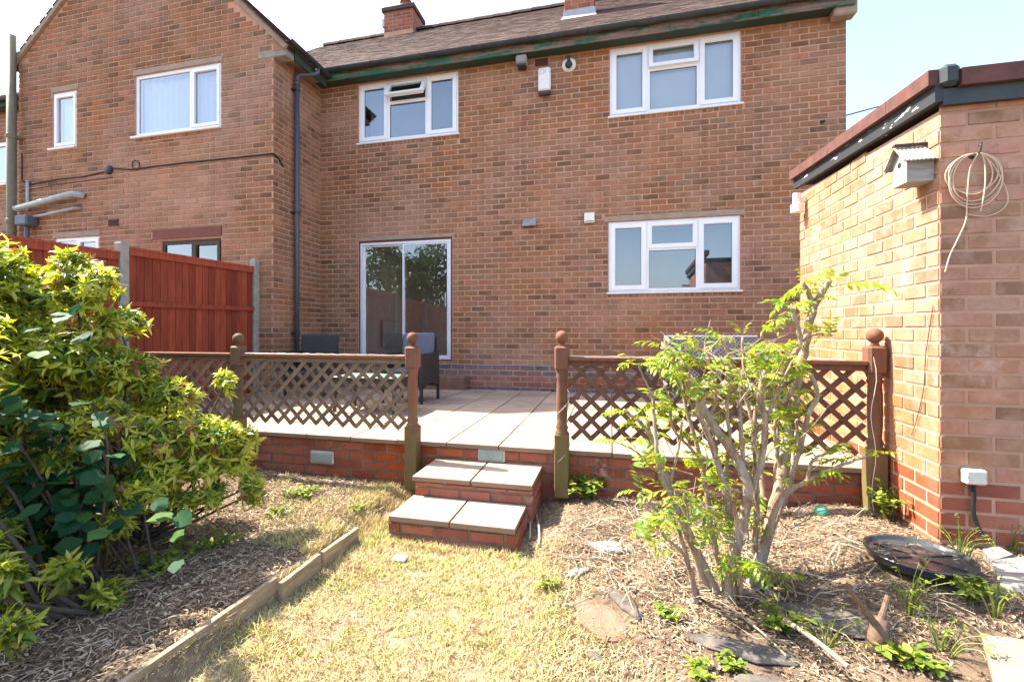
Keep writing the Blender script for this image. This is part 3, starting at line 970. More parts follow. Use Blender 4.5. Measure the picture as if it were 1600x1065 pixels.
# chimneys
def chimney(px0, px1, y0, depth, z0, z1, parent, pot):
    pa, pb = on_y(px0, 30, y0), on_y(px1, 30, y0)
    x0, x1 = pa.x, pb.x
    ch = box_part('chimney', 'mortar', parent, x0, x1, y0, y0 + depth, z0, z1)
    bm = {}
    bh, bl = 0.0836, 0.225
    rest = []
    for (org, ud, nr, L) in (((x0, y0, 0), (1, 0, 0), (0, -1, 0), x1 - x0), ((x1, y0, 0), (0, 1, 0), (1, 0, 0), depth)):
        org, ud, nr = Vector(org), Vector(ud), Vector(nr)
        rot = Matrix(((ud.x, -nr.x, 0, 0), (ud.y, -nr.y, 0, 0), (0, 0, 1, 0), (0, 0, 0, 1)))
        k, z = 0, z0 + .3
        while z < z1 - bh * .7:
            uu = -(bl / 2 if k % 2 else 0)
            while uu < L:
                a, c = max(0, uu), min(L, uu + bl)
                if c - a > .04:
                    put('brick', frustum_mesh(R.randrange(4), 'base_red_brick'),
                        Matrix.Translation(org + ud * (a + c) / 2 + Vector((0, 0, z + bh / 2)) + nr * .006) @ rot @ Matrix.Diagonal((c - a - .011, 1, bh - .011, 1)), ch)
                uu += bl
            z += bh; k += 1
    if pot:
        MB().bbox(x0 - .05, x1 + .05, y0 - .05, y0 + depth + .05, z1 - .10, z1, b=0.01).build('chimney_cap', 'roof_tile', ch)
        MB().lathe([(.13, z1), (.14, z1 + .06), (.12, z1 + .1), (.115, z1 + .26), (.14, z1 + .27), (.14, z1 + .30), (.1, z1 + .30), (.1, z1 + .1)], 16,
                   Matrix.Translation(((x0 + x1) / 2 + .05, y0 + depth / 2, 0))).build('chimney_pot', 'terracotta', ch, smooth=False)
        px = x0 - .04
        MB().tube([(px, y0 + .1, z1 - .4), (px, y0 + .1, z1 + .9)], 0.012, 6).box(px - .04, px + .05, y0 + .05, y0 + .15, z1 - .38, z1 - .2).build('aerial_mast', 'steel', ch)
    return ch, x0, x1
chimney(600, 645, 10.2, 0.62, 8.1, 8.98, house, True)
yc = 8.25
ch, cx0, cx1 = chimney(882, 928, yc, 0.5, rz(yc) - .3, 8.2, house, False)
m = MB()
m.add([(cx0 - .05, yc - .13, rz(yc - .13) + .03), (cx1 + .05, yc - .13, rz(yc - .13) + .03), (cx1 + .03, yc - .012, rz(yc) + .05), (cx0 - .03, yc - .012, rz(yc) + .05),
       (cx1 + .02, yc - .012, rz(yc) + .15), (cx0 - .02, yc - .012, rz(yc) + .15)], [(0, 1, 2, 3), (3, 2, 4, 5)])
for i in range(3):
    yy = yc + i * .14
    for xx, sg in ((cx0, -1), (cx1, 1)):
        m.add([(xx + sg * .014, yy, rz(yy) + .02), (xx + sg * .014, yy + .16, rz(yy + .16) + .02), (xx + sg * .02, yy + .15, rz(yy + .15) + .19), (xx + sg * .02, yy, rz(yy) + .16)], [(0, 1, 2, 3)])
m.build('flashing', 'lead', ch)

# blinds behind the glass
def blind(x0, x1, z0, z1, y, tilt, label, mat='blind_grey', pitch=0.027):
    m = MB()
    m.box(x0, x1, y - .02, y + .02, z1 - .03, z1)
    z = z1 - .05
    dy, dz = .016 * math.cos(tilt), .016 * math.sin(tilt)
    while z > z0:
        m.add([(x0, y - dy, z - dz), (x1, y - dy, z - dz), (x1, y + dy, z + dz), (x0, y + dy, z + dz)], [(0, 1, 2, 3)])
        z -= pitch
    return tag(m.build('window_blind', mat), label, 'blind')
yb_ = YW + 0.15
blind(win_UR[0] + .03, win_UR[1] - .03, 4.52, 5.47, yb_ - .045, rad(80), 'white venetian blind closed behind the upper window nearest the garage', 'blind_white')
blind(win_UL[0] + .03, win_UL[1] - .03, 4.52, 5.47, yb_ + .22, rad(80), 'grey shaded venetian blind in the upper window with the propped open top light')
blind(win_LR[0] + .03, win_LR[1] - .03, 1.94, 2.9, yb_ + .26, rad(80), 'grey shaded venetian blind in the ground floor window above the patio')

# ================================================================== NEIGHBOUR'S WING
nb = thing('brick_house', (-7.45, YG, PZ), 'gabled brown brick wing with curtained window beyond the red fence', 'house')
XL = -10.05
PKX, PKZ = -7.40, 8.19
def gtop(uu):
    x = XL + uu
    return 6.04 + (x - XL) * (PKZ - 6.04) / (PKX - XL) if x < PKX else PKZ - (x - PKX) * (PKZ - 5.47) / (-4.62 - PKX)
w1 = (-9.27, -8.715, 4.44, 5.39)
w2 = (-7.465, -5.785, 4.46, 5.447)
w3 = (-9.218, -8.219, 1.9, 2.91)
w4 = (-6.93, -5.778, 1.9, 2.75)
l1 = (-9.29, -8.67, 5.39, 5.47); l2 = (-7.5, -5.75, 5.447, 5.535); l3 = (-9.25, -8.2, 2.91, 3.0); l4 = (-7.1, -5.766, 2.78, 2.94)
ul = lambda r: (r[0] - XL, r[1] - XL, r[2], r[3])
hid_w = lambda px, py: py > 372 + px * 0.117
wingw, WW = brick_wall(nb, (XL, YG, 0), (1, 0, 0), (0, -1, 0), (0, XC - XL), (0.3, 8.2), [ul(q) for q in (w1, w2, w3, w4, l1, l2, l3, l4)],
                       'house_brick', 'mortar', bh=0.0836, top=gtop, cuts=(PKX - XL,), holes=[ul(q) for q in (w1, w2, w3, w4)], hidden=hid_w,
                       headers=[(w2[0] - XL, w2[1] - XL, 4.365, 4.44)])
side, WSD = brick_wall(nb, (XC, YG, 0), (0, 1, 0), (1, 0, 0), (0, YW - YG), (0.3, 5.55), [], house_mat, 'mortar', bh=0.0836, phase=0.113, name='side_wall')
for q, mt in ((l1, 'lintel'), (l2, 'lintel'), (l3, 'lintel'), (l4, 'red_stain_frame')):
    box_part('lintel', mt, nb, q[0], q[1], YG - 0.011, YG + .1, q[2] + .002, q[3] - .001, b=0.004)

def plain_window(parent, r, y, mull=None, mat='upvc', sash_open=0.0, sill=True):
    x0, x1, z0, z1 = r
    x0 += .004; x1 -= .004; z0 += .004; z1 -= .004
    yf = y + .02
    m = MB(); frame_ring(m, x0, x1, z0, z1, .05, yf, yf + .07)
    lights = [(x0 + .05, x1 - .05)]
    if mull:
        xm_ = x0 + (x1 - x0) * mull
        m.box(xm_ - .03, xm_ + .03, yf + .001, yf + .069, z0 + .05, z1 - .05)
        lights = [(x0 + .05, xm_ - .03), (xm_ + .03, x1 - .05)]
    win = m.build('window', mat, parent)
    for i, (a, c) in enumerate(lights):
        if i == 1 or (mull is None):
            m = MB(); frame_ring(m, a - .015, c + .015, z0 + .035, z1 - .035, .05, yf - .013, yf + .045)
            m.build('sash', mat, win)
            a += .03; c -= .03
        pane(win, a, c, z0 + .05, z1 - .05, yf + .02)
    if sill:
        box_part('sill', 'upvc_sill' if mat == 'upvc' else mat, win, x0 - .05, x1 + .02, y - .05, y + .03, z0 - .04, z0 - .006, b=.006)
    return win
plain_window(nb, w1, YG)
plain_window(nb, w2, YG, 0.655)
plain_window(nb, w3, YG, 0.5)
plain_window(nb, w4, YG, 0.52, 'brown_frame')
for q in (w1, w2, w3, w4):
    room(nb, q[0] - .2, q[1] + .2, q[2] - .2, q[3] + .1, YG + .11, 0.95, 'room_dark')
def curtain(x0, x1, z0, z1, y, label):
    m = MB()
    n = 120
    vs, fs = [], []
    for i in range(n + 1):
        uu = x0 + (x1 - x0) * i / n
        for j, z in enumerate((z0, (z0 + z1) / 2, z1)):
            dd = .022 * math.sin(uu * 46 + 1.5 * math.sin(uu * 9) + j * .3) + .018 * nz(uu * 7, j * .8)
            vs.append((uu + .01 * nz(uu * 5, j), y + dd, z))
    for i in range(n):
        for j in range(2):
            fs.append((i * 3 + j, i * 3 + 3 + j, i * 3 + 4 + j, i * 3 + 1 + j))
    m.add(vs, fs)
    return tag(m.build('curtain', 'curtain', smooth=True), label, 'curtain')
curtain(w2[0] + .02, w2[1] - .02, 4.44, 5.45, YG + .165, 'white net curtain hanging across the wide window of the gabled wing')
curtain(w1[0] + .02, w1[1] - .02, 4.42, 5.40, YG + .165, 'pale net curtain in the narrow window of the gabled wing')

# verges, eaves and roof of the wing
def verge(xa, za, xb, zb, nm):
    m = MB()
    d = Vector((xb - xa, 0, zb - za)).normalized()
    n_ = Vector((-d.z, 0, d.x))
    if n_.z < 0: n_ = -n_
    L = math.hypot(xb - xa, zb - za)
    for (o0, o1, y0_, y1_) in ((-.02, .055, YG - .05, YG - .008),):
        vs = []
        for p in (Vector((xa, 0, za)), Vector((xb, 0, zb))):
            for oo in (o0, o1):
                for yy in (y0_, y1_):
                    q = p + n_ * oo
                    vs.append((q.x, yy, q.z))
        m.add(vs, [(0, 1, 3, 2), (4, 6, 7, 5), (0, 4, 5, 1), (2, 3, 7, 6), (0, 2, 6, 4), (1, 5, 7, 3)])
    m.build('verge', 'lintel', nb)
    k = int(L / .1)
    base = Vector((xa, 0, za))
    for i in range(k):
        p = base + d * (i * .1) + n_ * .058
        mw = Matrix(((0, d.x, n_.x, p.x), (-.17, 0, 0, YG - .02), (0, d.z, n_.z, p.z), (0, 0, 0, 1)))
        put('verge_tile', tile_me, mw, nb) if nm == 'r' else None
EAX, EAZ = -4.62, 5.47
verge(EAX, EAZ, PKX, PKZ + .02, 'r')
verge(XL - .1, 5.96, PKX, PKZ + .0, 'l')
m = MB()
sl = (PKZ - EAZ) / (PKX - EAX)
m.add([(EAX, YG - .045, EAZ + .06), (PKX, YG - .045, PKZ + .08), (PKX, 11, PKZ + .08), (EAX, 11, EAZ + .06), (XL - .2, YG - .045, 5.935), (XL - .2, 11, 5.935)],
      [(0, 1, 2, 3), (1, 4, 5, 2)])
wroof = m.build('roof', 'roof_felt', nb)
tile_slope(wroof, (EAX + .02, YG + .02, EAZ + .045), (PKX - EAX, 0, PKZ - EAZ), (0, 1, 0), 4.6, 38, n_single=0)
tile_slope(wroof, (XL - .2, YG + .02, 5.94), (PKX - XL + .2, 0, PKZ + .08 - 5.935), (0, 1, 0), 4.6, 34, n_single=0)
MB().bbox(-5.12, EAX + .0, YG - .012, YG + .17, 5.375, 5.465, b=.012).build('kneeler', 'concrete', nb)
zc = PKZ - (XC - PKX) * (PKZ - 5.47) / (-4.62 - PKX)
MB().add([(x, y, z) for y in (YG - .006, YG + .17) for (x, z) in ((XC, 5.466), (EAX - .002, 5.466), (EAX - .002, 5.475), (XC, zc - .002))],
         [(0, 1, 2, 3), (7, 6, 5, 4), (0, 4, 5, 1), (1, 5, 6, 2), (2, 6, 7, 3)]).build('corbel', 'house_brick', nb)
box_part('fascia_board', 'soffit', nb, EAX - .02, EAX + .005, YG + .18, FY, 5.40, 5.54)
box_part('soffit', 'lintel', nb, XC + .007, EAX - .02, YG + .18, FY - .001, 5.50, 5.515)
gutter(nb, (EAX + .065, YG - .05, 5.585), (EAX + .065, GYY + .06, 5.575))

# downpipe with swan neck, held to the side wall of the wing
dp = Vector((XC + .075, 6.403, 0))
m = MB()
m.tube([(EAX + .06, 6.62, 5.53), (EAX + .06, 6.62, 5.46), (EAX + .03, 6.58, 5.42), (dp.x + .02, 6.44, 5.36), (dp.x, 6.403, 5.31), (dp.x, 6.403, 5.22)], .036, 12)
m.tube([(dp.x, 6.403, 5.24), (dp.x, 6.403, .5)], .036, 14)
m.tube([(dp.x, 6.403, 5.25), (dp.x, 6.403, 5.17)], .043, 14)
dpo = m.build('downpipe', 'grey_pipe', None, smooth=True)
tag(dpo, 'grey round downpipe in the corner where the wing meets the house', 'pipe')
for z in (5.1, 3.18, 1.3):
    MB().tube([(dp.x, 6.403, z - .015), (dp.x, 6.403, z + .015)], .047, 12).box(XC + .004, dp.x, 6.34, 6.47, z - .012, z + .012).build('bracket', 'black_plastic', dpo)

# soil pipe, waste pipe, hopper on the far left of the wing
sp = on_y(18, 300, YG - .12)
m = MB(); m.tube([(sp.x, YG - .12, 0.3), (sp.x, YG - .12, 6.42)], .066, 16)
spo = tag(m.build('soil_pipe', 'soil_pipe', None, smooth=True), 'tall olive brown soil pipe at the far left of the gabled wing', 'pipe')
for z in (4.68, 3.22, 2.92):
    MB().tube([(sp.x, YG - .12, z - .04), (sp.x, YG - .12, z - .03), (sp.x, YG - .12, z + .03), (sp.x, YG - .12, z + .04)], [.07, .082, .082, .07], 16).box(sp.x - .12, sp.x + .12, YG - .08, YG - .01, z - .02, z + .02).build('collar', 'soil_pipe', spo)
a, c = on_y(24, 326, YG - .12), on_y(112, 303, YG - .11)
m = MB(); m.tube([a, c, c + Vector((.10, .05, -.01)), Vector((c.x + .14, YG - .01, c.z - .02))], .05, 12)
tag(m.build('waste_pipe', 'waste_pipe', None, smooth=True), 'thick pale grey waste pipe sloping into the soil pipe', 'pipe')
a, c = on_y(48, 340, YG - .07), on_y(118, 325, YG - .06)
m = MB(); m.tube([a, c, Vector((c.x + .05, YG - .005, c.z))], .024, 10)
tag(m.build('waste_pipe', 'waste_pipe', None, smooth=True), 'thin grey waste pipe draining into the square hopper', 'pipe')
hp = on_y(43, 346, YG - .09)
m = MB(); m.bbox(hp.x - .14, hp.x + .14, YG - .20, YG - .01, hp.z - .08, hp.z + .09, b=.02)
ho = tag(m.build('rain_hopper', 'hopper_grey'), 'dark grey square hopper head below the waste pipes', 'hopper')
MB().tube([(hp.x, YG - .1, hp.z - .07), (hp.x, YG - .1, .4)], .035, 12).build('outlet_pipe', 'grey_pipe', ho)
MB().tube([on_y(43, 330, YG - .04), on_y(43, 282, YG - .04)], .022, 10).build('inlet_pipe', 'waste_pipe', ho)
ab = on_y(178, 348, YG)
m = MB(); m.bbox(ab.x - .11, ab.x + .11, YG - .013, YG + .001, ab.z - .055, ab.z + .055, b=.004)
abo = tag(m.build('air_brick', 'air_brick'), 'dark red air brick in the wall of the gabled wing', 'vent')
for i in range(5):
    MB().box(ab.x - .09, ab.x + .09, YG - .018, YG - .013, ab.z - .04 + i * .018, ab.z - .03 + i * .018).build('louvre', 'air_brick', abo)
# telephone cable with junction box
m = MB()
pts = []
for (px, py) in [(34, 240), (34, 282), (48, 288), (90, 280), (130, 276), (165, 268)]:
    pts.append(on_y(px, py, YG - .017))
m.tube(pts, .011, 6)
pts = [on_y(px, py, YG - .017) for (px, py) in [(178, 263), (205, 265), (240, 260), (290, 254), (340, 249), (390, 244), (426.5, 240)]]
pts += [Vector((XC + .014, YG - .017, pts[-1].z)), Vector((XC + .014, YG + .1, pts[-1].z - .04)), Vector((XC + .014, YG + .2, pts[-1].z - .12))]
m.tube(pts, .012, 6)
m.tube([on_y(212 + 6 * math.cos(q), 258 + 6 * math.sin(q) * 1.2, YG - .017) for q in [math.pi * 2 * i / 12 for i in range(13)]], .008, 5)
m.tube([on_y(px, py, YG - .014) for (px, py) in [(28, 299), (70, 292), (120, 284), (175, 277)]], .005, 5)
cb = tag(m.build('telephone_cable', 'cable_black'), 'black telephone cable clipped across the brick wall of the wing', 'cable')
j = on_y(172, 266, YG)
m = MB(); m.lathe([(.075, 0), (.075, .03), (.06, .05), (.03, .06)], 16, Matrix.Translation((j.x, YG - .007, j.z)) @ Matrix.Rotation(rad(90), 4, 'X'))
tag(m.build('cable_box', 'black_plastic'), 'round black junction box on the telephone cable of the wing', 'junction box')

# house beyond the wing, a sliver at the left edge
fh = thing('brick_house', (-12.5, YW, PZ), 'brick house with tiled roof glimpsed beyond the soil pipe at the left edge', 'house')
fw = (-13.35, -12.38, 4.45, 5.35)
wf, _ = brick_wall(fh, (-14.0, YW, 0), (1, 0, 0), (0, -1, 0), (0, 3.9), (0.3, 6.1), [(fw[0] + 14, fw[1] + 14, fw[2], fw[3])], 'house_brick', 'mortar', bh=0.0836,
                   hidden=lambda px, py: px > 30 or py > 372)
plain_window(fh, fw, YW)
room(fh, fw[0] - .2, fw[1] + .2, 4.2, 5.5, YW + .11, .9, 'room_dark')
m = MB(); m.add([(-15, FY - .05, 6.12), (-10.1, FY - .05, 6.12), (-10.1, 9.2, 7.75), (-15, 9.2, 7.75)], [(0, 1, 2, 3)])
rf = m.build('roof', 'roof_felt', fh)
tile_slope(rf, (-15, FY - .08, 6.115), (0, 2.3, 1.63), (1, 0, 0), 4.9, 28, n_single=60, hidden=lambda q: q[0] > 40)
box_part('fascia_board', 'soffit', fh, -15, -10.1, FY - .012, FY + .012, 5.96, 6.09)
gutter(fh, (-15, GYY, 6.10), (-10.2, GYY, 6.10))
box_part('soffit', 'soffit', fh, -15, -10.1, FY + .013, YW - .001, 5.97, 5.985)

# ================================================================== FITTINGS ON THE HOUSE WALL
def rounded(name, mat, x0, x1, y0, y1, z0, z1, b, parent=None):
    return MB().bbox(x0, x1, y0, y1, z0, z1, b=b).build(name, mat, parent)
o = tag(rounded('alarm_box', 'white_plastic', -1.075, -0.885, YW - .085, YW - .0075, 4.96, 5.31, .022), 'white burglar alarm box with dark base under the eaves', 'alarm box')
rounded('strobe_cover', 'black_plastic', -1.07, -0.89, YW - .082, YW - .009, 4.895, 4.962, .018, o)
# the faint printed mark on its face
m = MB(); frame_ring(m, -1.045, -0.985, 5.20, 5.27, .006, YW - .0866, YW - .0851)
for a_ in (0, 1):
    m.box(-0.972 + .014 * a_, -0.966 + .014 * a_, YW - .0866, YW - .0851, 5.215, 5.265)
m.build('printed_mark', 'lead', o)
cpos = Vector((-0.615, YW, 5.325))
m = MB(); m.lathe([(.105, 0), (.105, .012), (.085, .035), (.05, .045)], 28, Matrix.Translation((cpos.x, YW - .007, cpos.z)) @ Matrix.Rotation(rad(90), 4, 'X'))
o = tag(m.build('wall_lamp', 'white_plastic', smooth=False), 'round white wall mount with black lamp head beside the alarm box', 'lamp')
m = MB(); m.lathe([(.055, 0), (.055, .04), (.048, .085), (.03, .10)], 18, Matrix.Translation((cpos.x, YW - .04, cpos.z - .01)) @ Matrix.Rotation(rad(115), 4, 'X'))
m.tube([(cpos.x, YW - .05, cpos.z + .02), (cpos.x, YW - .09, cpos.z + .10)], .024, 10)
m.build('lamp_head', 'black_plastic', o)
o = tag(rounded('flood_lamp', 'grey_plastic', -1.40, -1.235, YW - .19, YW - .02, 5.36, 5.495, .02), 'grey box lamp hanging under the soffit left of the alarm box', 'lamp')
rounded('lens', 'black_plastic', -1.385, -1.25, YW - .18, YW - .03, 5.325, 5.362, .01, o)
o = tag(rounded('air_brick', 'air_brick', -1.13, -0.93, YW - .011, YW - .0005, 5.37, 5.48, .004), 'dark air brick directly above the alarm box', 'vent')
for i in range(4):
    MB().box(-1.11, -0.95, YW - .016, YW - .011, 5.388 + i * .022, 5.398 + i * .022).build('louvre', 'air_brick', o)
v = on_y(828, 348, YW)
m = MB()
m.add([(v.x - .105, YW - .004, v.z + .065), (v.x + .105, YW - .004, v.z + .065), (v.x + .105, YW - .09, v.z - .045), (v.x - .105, YW - .09, v.z - .045),
       (v.x - .105, YW - .004, v.z - .065), (v.x + .105, YW - .004, v.z - .065), (v.x - .105, YW - .085, v.z - .065), (v.x + .105, YW - .085, v.z - .065)],
      [(0, 1, 2, 3), (0, 3, 6, 4), (1, 5, 7, 2), (3, 2, 7, 6)])
o = tag(m.build('vent_cowl', 'steel'), 'galvanised metal vent cowl above the patio door wall', 'vent')
MB().box(v.x - .10, v.x + .10, YW - .08, YW - .01, v.z - .066, v.z - .06).build('vent_mesh', 'black_plastic', o)
v = on_y(921, 341, YW)
o = tag(rounded('extractor_vent', 'white_plastic', v.x - .075, v.x + .075, YW - .05, YW - .0075, v.z - .075, v.z + .075, .01), 'small square white vent left of the lower window', 'vent')
MB().box(v.x - .06, v.x + .06, YW - .054, YW - .05, v.z - .06, v.z - .045).build('slot', 'grey_plastic', o)
m = MB()
pts = [on_y(1283, 191, YW - .02)]
end = at(2000, -30, 9.5)
for i in range(1, 13):
    q = pts[0].lerp(end, i / 12); q.z -= .12 * math.sin(math.pi * i / 12); pts.append(q)
m.tube(pts, .009, 5); m.tube([pts[0], pts[0].lerp(pts[1], .22)], .02, 6)
tag(m.build('overhead_cable', 'cable_black'), 'black overhead cable running from the house corner over the garage', 'cable')

# ================================================================== PATIO
m = MB(); m.box(-5.08, 3.2, PY + .02, YW - .002, 0.02, PZ - .042)
patio = tag(m.build('patio', 'wall_mortar'), kind='structure')
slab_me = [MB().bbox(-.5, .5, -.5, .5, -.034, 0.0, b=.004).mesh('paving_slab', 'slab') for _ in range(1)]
colw = .43
x = -1.283 - colw * 9
while x < 3.1:
    y = PY - .035
    L = .44
    first = True
    while y < YW - .14:
        L = .45 if first or R.random() < .75 else .6
        y2 = min(y + L, YW - .13)
        if y2 - y > .08:
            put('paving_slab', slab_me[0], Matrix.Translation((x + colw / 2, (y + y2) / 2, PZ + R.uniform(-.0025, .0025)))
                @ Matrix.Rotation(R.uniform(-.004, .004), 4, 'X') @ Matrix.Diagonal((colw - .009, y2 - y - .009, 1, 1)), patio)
        y = y2; first = False
    x += colw
# loose stones along the foot of the wall
m = MB()
for i in range(620):
    px_ = R.uniform(-4.7, 2.9)
    m.ball((px_, YW - R.uniform(.03, .15), PZ - .015 + R.uniform(0, .03)), R.uniform(.016, .034), 6, 4, .7, .4)
tag(m.build('loose_stones', 'pebble'), 'grey loose stones along the foot of the house wall', 'stones', kind='stuff')

# ================================================================== RETAINING WALL AND STEPS
rw = thing('retaining_wall', (-1.5, PY, 0.05), 'low red brick retaining wall along the front of the patio', 'wall')
brick_wall(rw, (-4.9, PY, 0), (1, 0, 0), (0, -1, 0), (0, GX + 4.9), (0.0, PZ - .036), [], 'red_brick', 'wall_mortar', bh=0.0775, n_single=300, joint=.010,
           hidden=lambda px, py: px < 250, proud=.005, phase=.07)
st = thing('garden_steps', (-0.95, 2.9, 0), 'two red brick steps with pale slab treads up to the patio', 'steps')
def step(x0, x1, y0, y1, z0, z1, ph):
    f, _ = brick_wall(st, (x0, y0, 0), (1, 0, 0), (0, -1, 0), (0, x1 - x0), (z0, z1), [], 'red_brick', 'wall_mortar', bh=0.0745, phase=ph, name='riser')
    brick_wall(st, (x1, y0, 0), (0, 1, 0), (1, 0, 0), (0, y1 - y0), (z0, z1), [], 'red_brick', 'wall_mortar', bh=0.0745, phase=ph * .5, name='riser')
    brick_wall(st, (x0, y1, 0), (0, -1, 0), (-1, 0, 0), (0, y1 - y0), (z0, z1), [], 'red_brick', 'wall_mortar', bh=0.0745, phase=ph * .5, name='riser')
step(-1.372, -0.55, 2.745, 3.135, -0.03, 0.117, .03)
step(-1.355, -0.52, 3.13, PY - .006, 0.0, 0.255, .12)
for (x0, x1, y0, y1, z, nm) in ((-1.372, -0.965, 2.73, 3.12, .155, 'l'), (-0.957, -0.55, 2.725, 3.12, .155, 'l'), (-1.375, -0.945, 3.105, PY - .004, .294, 'u'), (-0.937, -0.51, 3.105, PY - .004, .294, 'u')):
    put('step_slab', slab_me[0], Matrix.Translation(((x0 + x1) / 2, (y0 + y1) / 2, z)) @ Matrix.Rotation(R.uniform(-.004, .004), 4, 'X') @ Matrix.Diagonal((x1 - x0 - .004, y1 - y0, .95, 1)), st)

def wall_light(x0, x1, z0, z1, label):
    o = tag(rounded('wall_light', 'concrete_pale', x0, x1, PY - .026, PY - .004, z0, z1, .010), label, 'wall light')
    rounded('lens', 'frosted_glass', x0 + .013, x1 - .013, PY - .033, PY - .02, z0 + .013, z1 - .012, .008, o)
wall_light(-2.54, -2.31, .18, .29, 'rectangular glass wall light in the brick wall left of the steps')
wall_light(-1.022, -0.803, .297, .394, 'rectangular glass wall light in the brick wall directly above the steps')

# ================================================================== TRELLIS RAILINGS
TY = 3.515
def turned_post(parent, x, z0, ztop, mat):
    w = .052
    m = MB()
    m.bbox(x - w, x + w, TY - w, TY + w, z0, .565, b=.006)
    post = m.build('post', mat, parent)
    zt = ztop - .115                               # top of the square head
    m = MB()
    prof = [(.05, .56), (.052, .575), (.040, .59), (.048, .61), (.036, .64), (.040, .70), (.0425, .80), (.040, .92), (.037, zt - .245), (.046, zt - .225), (.038, zt - .21), (.048, zt - .19), (.048, zt - .175)]
    m.lathe(prof, 16, Matrix.Translation((x, TY, 0)))
    m.build('turned_shaft', mat, post, smooth=True)
    m = MB(); m.bbox(x - w, x + w, TY - w, TY + w, zt - .18, zt, b=.014)
    m.build('post_head', mat, post)
    m = MB()
    m.lathe([(.03, zt - .002), (.022, zt + .012), (.024, zt + .02)], 14, Matrix.Translation((x, TY, 0)))
    m.ball((x, TY, zt + .065), .048, 18, 12)
    m.build('ball_finial', mat, post, smooth=True)
    return post
def lattice(parent, x0, x1, z0, z1, mat, pitch=.126, w=.031, front_dir=1):
    """two layers of crossing slats, each slat a piece, cut to the panel"""
    Hh = z1 - z0
    for layer in (0, 1):
        sg = front_dir if layer == 0 else -front_dir
        y = TY - .007 + .011 * layer
        # slats follow u = s + sg * v
        s = -Hh if sg > 0 else 0
        s0 = x0 - Hh - pitch
        k = 0
        while s0 < x1 + Hh + pitch:
            # segment param v in [0,Hh]; x = s0 + sg*v (sg=-1: start at s0, go left)
            va, vb = 0.0, Hh
            if sg > 0:
                va = max(va, x0 - s0); vb = min(vb, x1 - s0)
            else:
                va = max(va, s0 - x1); vb = min(vb, s0 - x0)
            if vb - va > .05:
                pa = Vector((s0 + sg * va, 0, z0 + va)); pb = Vector((s0 + sg * vb, 0, z0 + vb))
                d = (pb - pa).normalized(); L = (pb - pa).length + .012
                ctr = (pa + pb) / 2
                n_ = Vector((-d.z, 0, d.x))
                mw = Matrix(((d.x * L, 0, n_.x * w, ctr.x), (0, 1, 0, y), (d.z * L, 0, n_.z * w, ctr.z), (0, 0, 0, 1)))
                mw = mw @ Matrix.Rotation(R.uniform(-.0015, .0015), 4, 'Y')
                put('slat', lat_me[mat], mw, parent)
            s0 += pitch
            k += 1
lat_me = {mt: MB().box(-.5, .5, -.005, .005, -.5, .5).mesh('slat', mt) for mt in ('slat_grey', 'slat_red')}
rl = thing('trellis_railing', (-2.4, TY, .1), 'weathered grey lattice railing with ball topped posts left of the steps', 'railing')
turned_post(rl, -3.225, .06, 1.309, 'post_wood_mossy')
turned_post(rl, -1.55, .06, 1.318, 'post_wood')
def rail(parent, x0, x1, z, mat, sub=None):
    MB().bbox(x0, x1, TY - .042, TY + .042, z - .028, z, b=.004).build('top_rail', mat, parent)
    MB().bbox(x0, x1, TY - .018, TY + .018, z - .068, z - .0285, b=.003).build('trellis_batten', sub or mat, parent)
rail(rl, -3.17, -1.603, 1.128, 'rail_wood', 'slat_grey')
rail(rl, -4.75, -3.28, 1.130, 'rail_wood', 'slat_grey')
lattice(rl, -3.16, -1.61, .535, 1.07, 'slat_grey', front_dir=1)
lattice(rl, -4.75, -3.29, .54, 1.07, 'slat_grey', front_dir=1)
rr = thing('trellis_railing', (0.65, TY, .1), 'red brown lattice railing behind the shrub, between steps and garage', 'railing')
turned_post(rr, -0.355, .10, 1.33, 'post_wood')
turned_post(rr, 1.635, .14, 1.345, 'post_wood')
rail(rr, -0.30, 1.58, 1.135, 'post_wood')
lattice(rr, -0.295, 1.575, .535, 1.075, 'slat_red', pitch=.139, w=.034, front_dir=-1)

# fairy lights cable
def cable(name, pts, r, mat, label, cat, n=5):
    return tag(MB().tube(pts, r, n).build(name, mat), label, cat)
def wind(x, z0, z1, turns, r, n):
    return [(x + r * math.cos(2 * math.pi * turns * i / n + 4), TY + r * math.sin(2 * math.pi * turns * i / n + 4), z0 + (z1 - z0) * i / n) for i in range(n + 1)]
cable('light_string', [(-1.60 + .02 * math.sin(i), TY - .05 + .01 * math.cos(i * 2.2), 1.134) if i == 0 else (-1.6 - i * .06, TY - .04 + .02 * math.sin(i * 1.7), 1.133 + .003 * math.sin(i * 3)) for i in range(26)], .0028, 'wire_white',
      'thin string of fairy lights lying along the rail left of the steps', 'light string', 4)
cable('light_string', [(-0.29 + i * .06, TY - .04 + .02 * math.sin(i * 1.7), 1.141 + .003 * math.sin(i * 3)) for i in range(30)], .0028, 'wire_white',
      'thin string of fairy lights lying along the red brown rail', 'light string', 4)
cable('light_string', wind(-0.355, .35, .92, 1.6, .058, 30), .0017, 'wire_white', 'thin white wire wound round the post right of the steps', 'wire', 4)
cable('light_string', [(1.60 + .012 * math.sin(i), TY - .062 - .01 * math.sin(i * .8), 1.16 - i * .075) for i in range(14)], .0018, 'wire_white',
      'pale cord hanging down the post beside the garage', 'cord', 4)

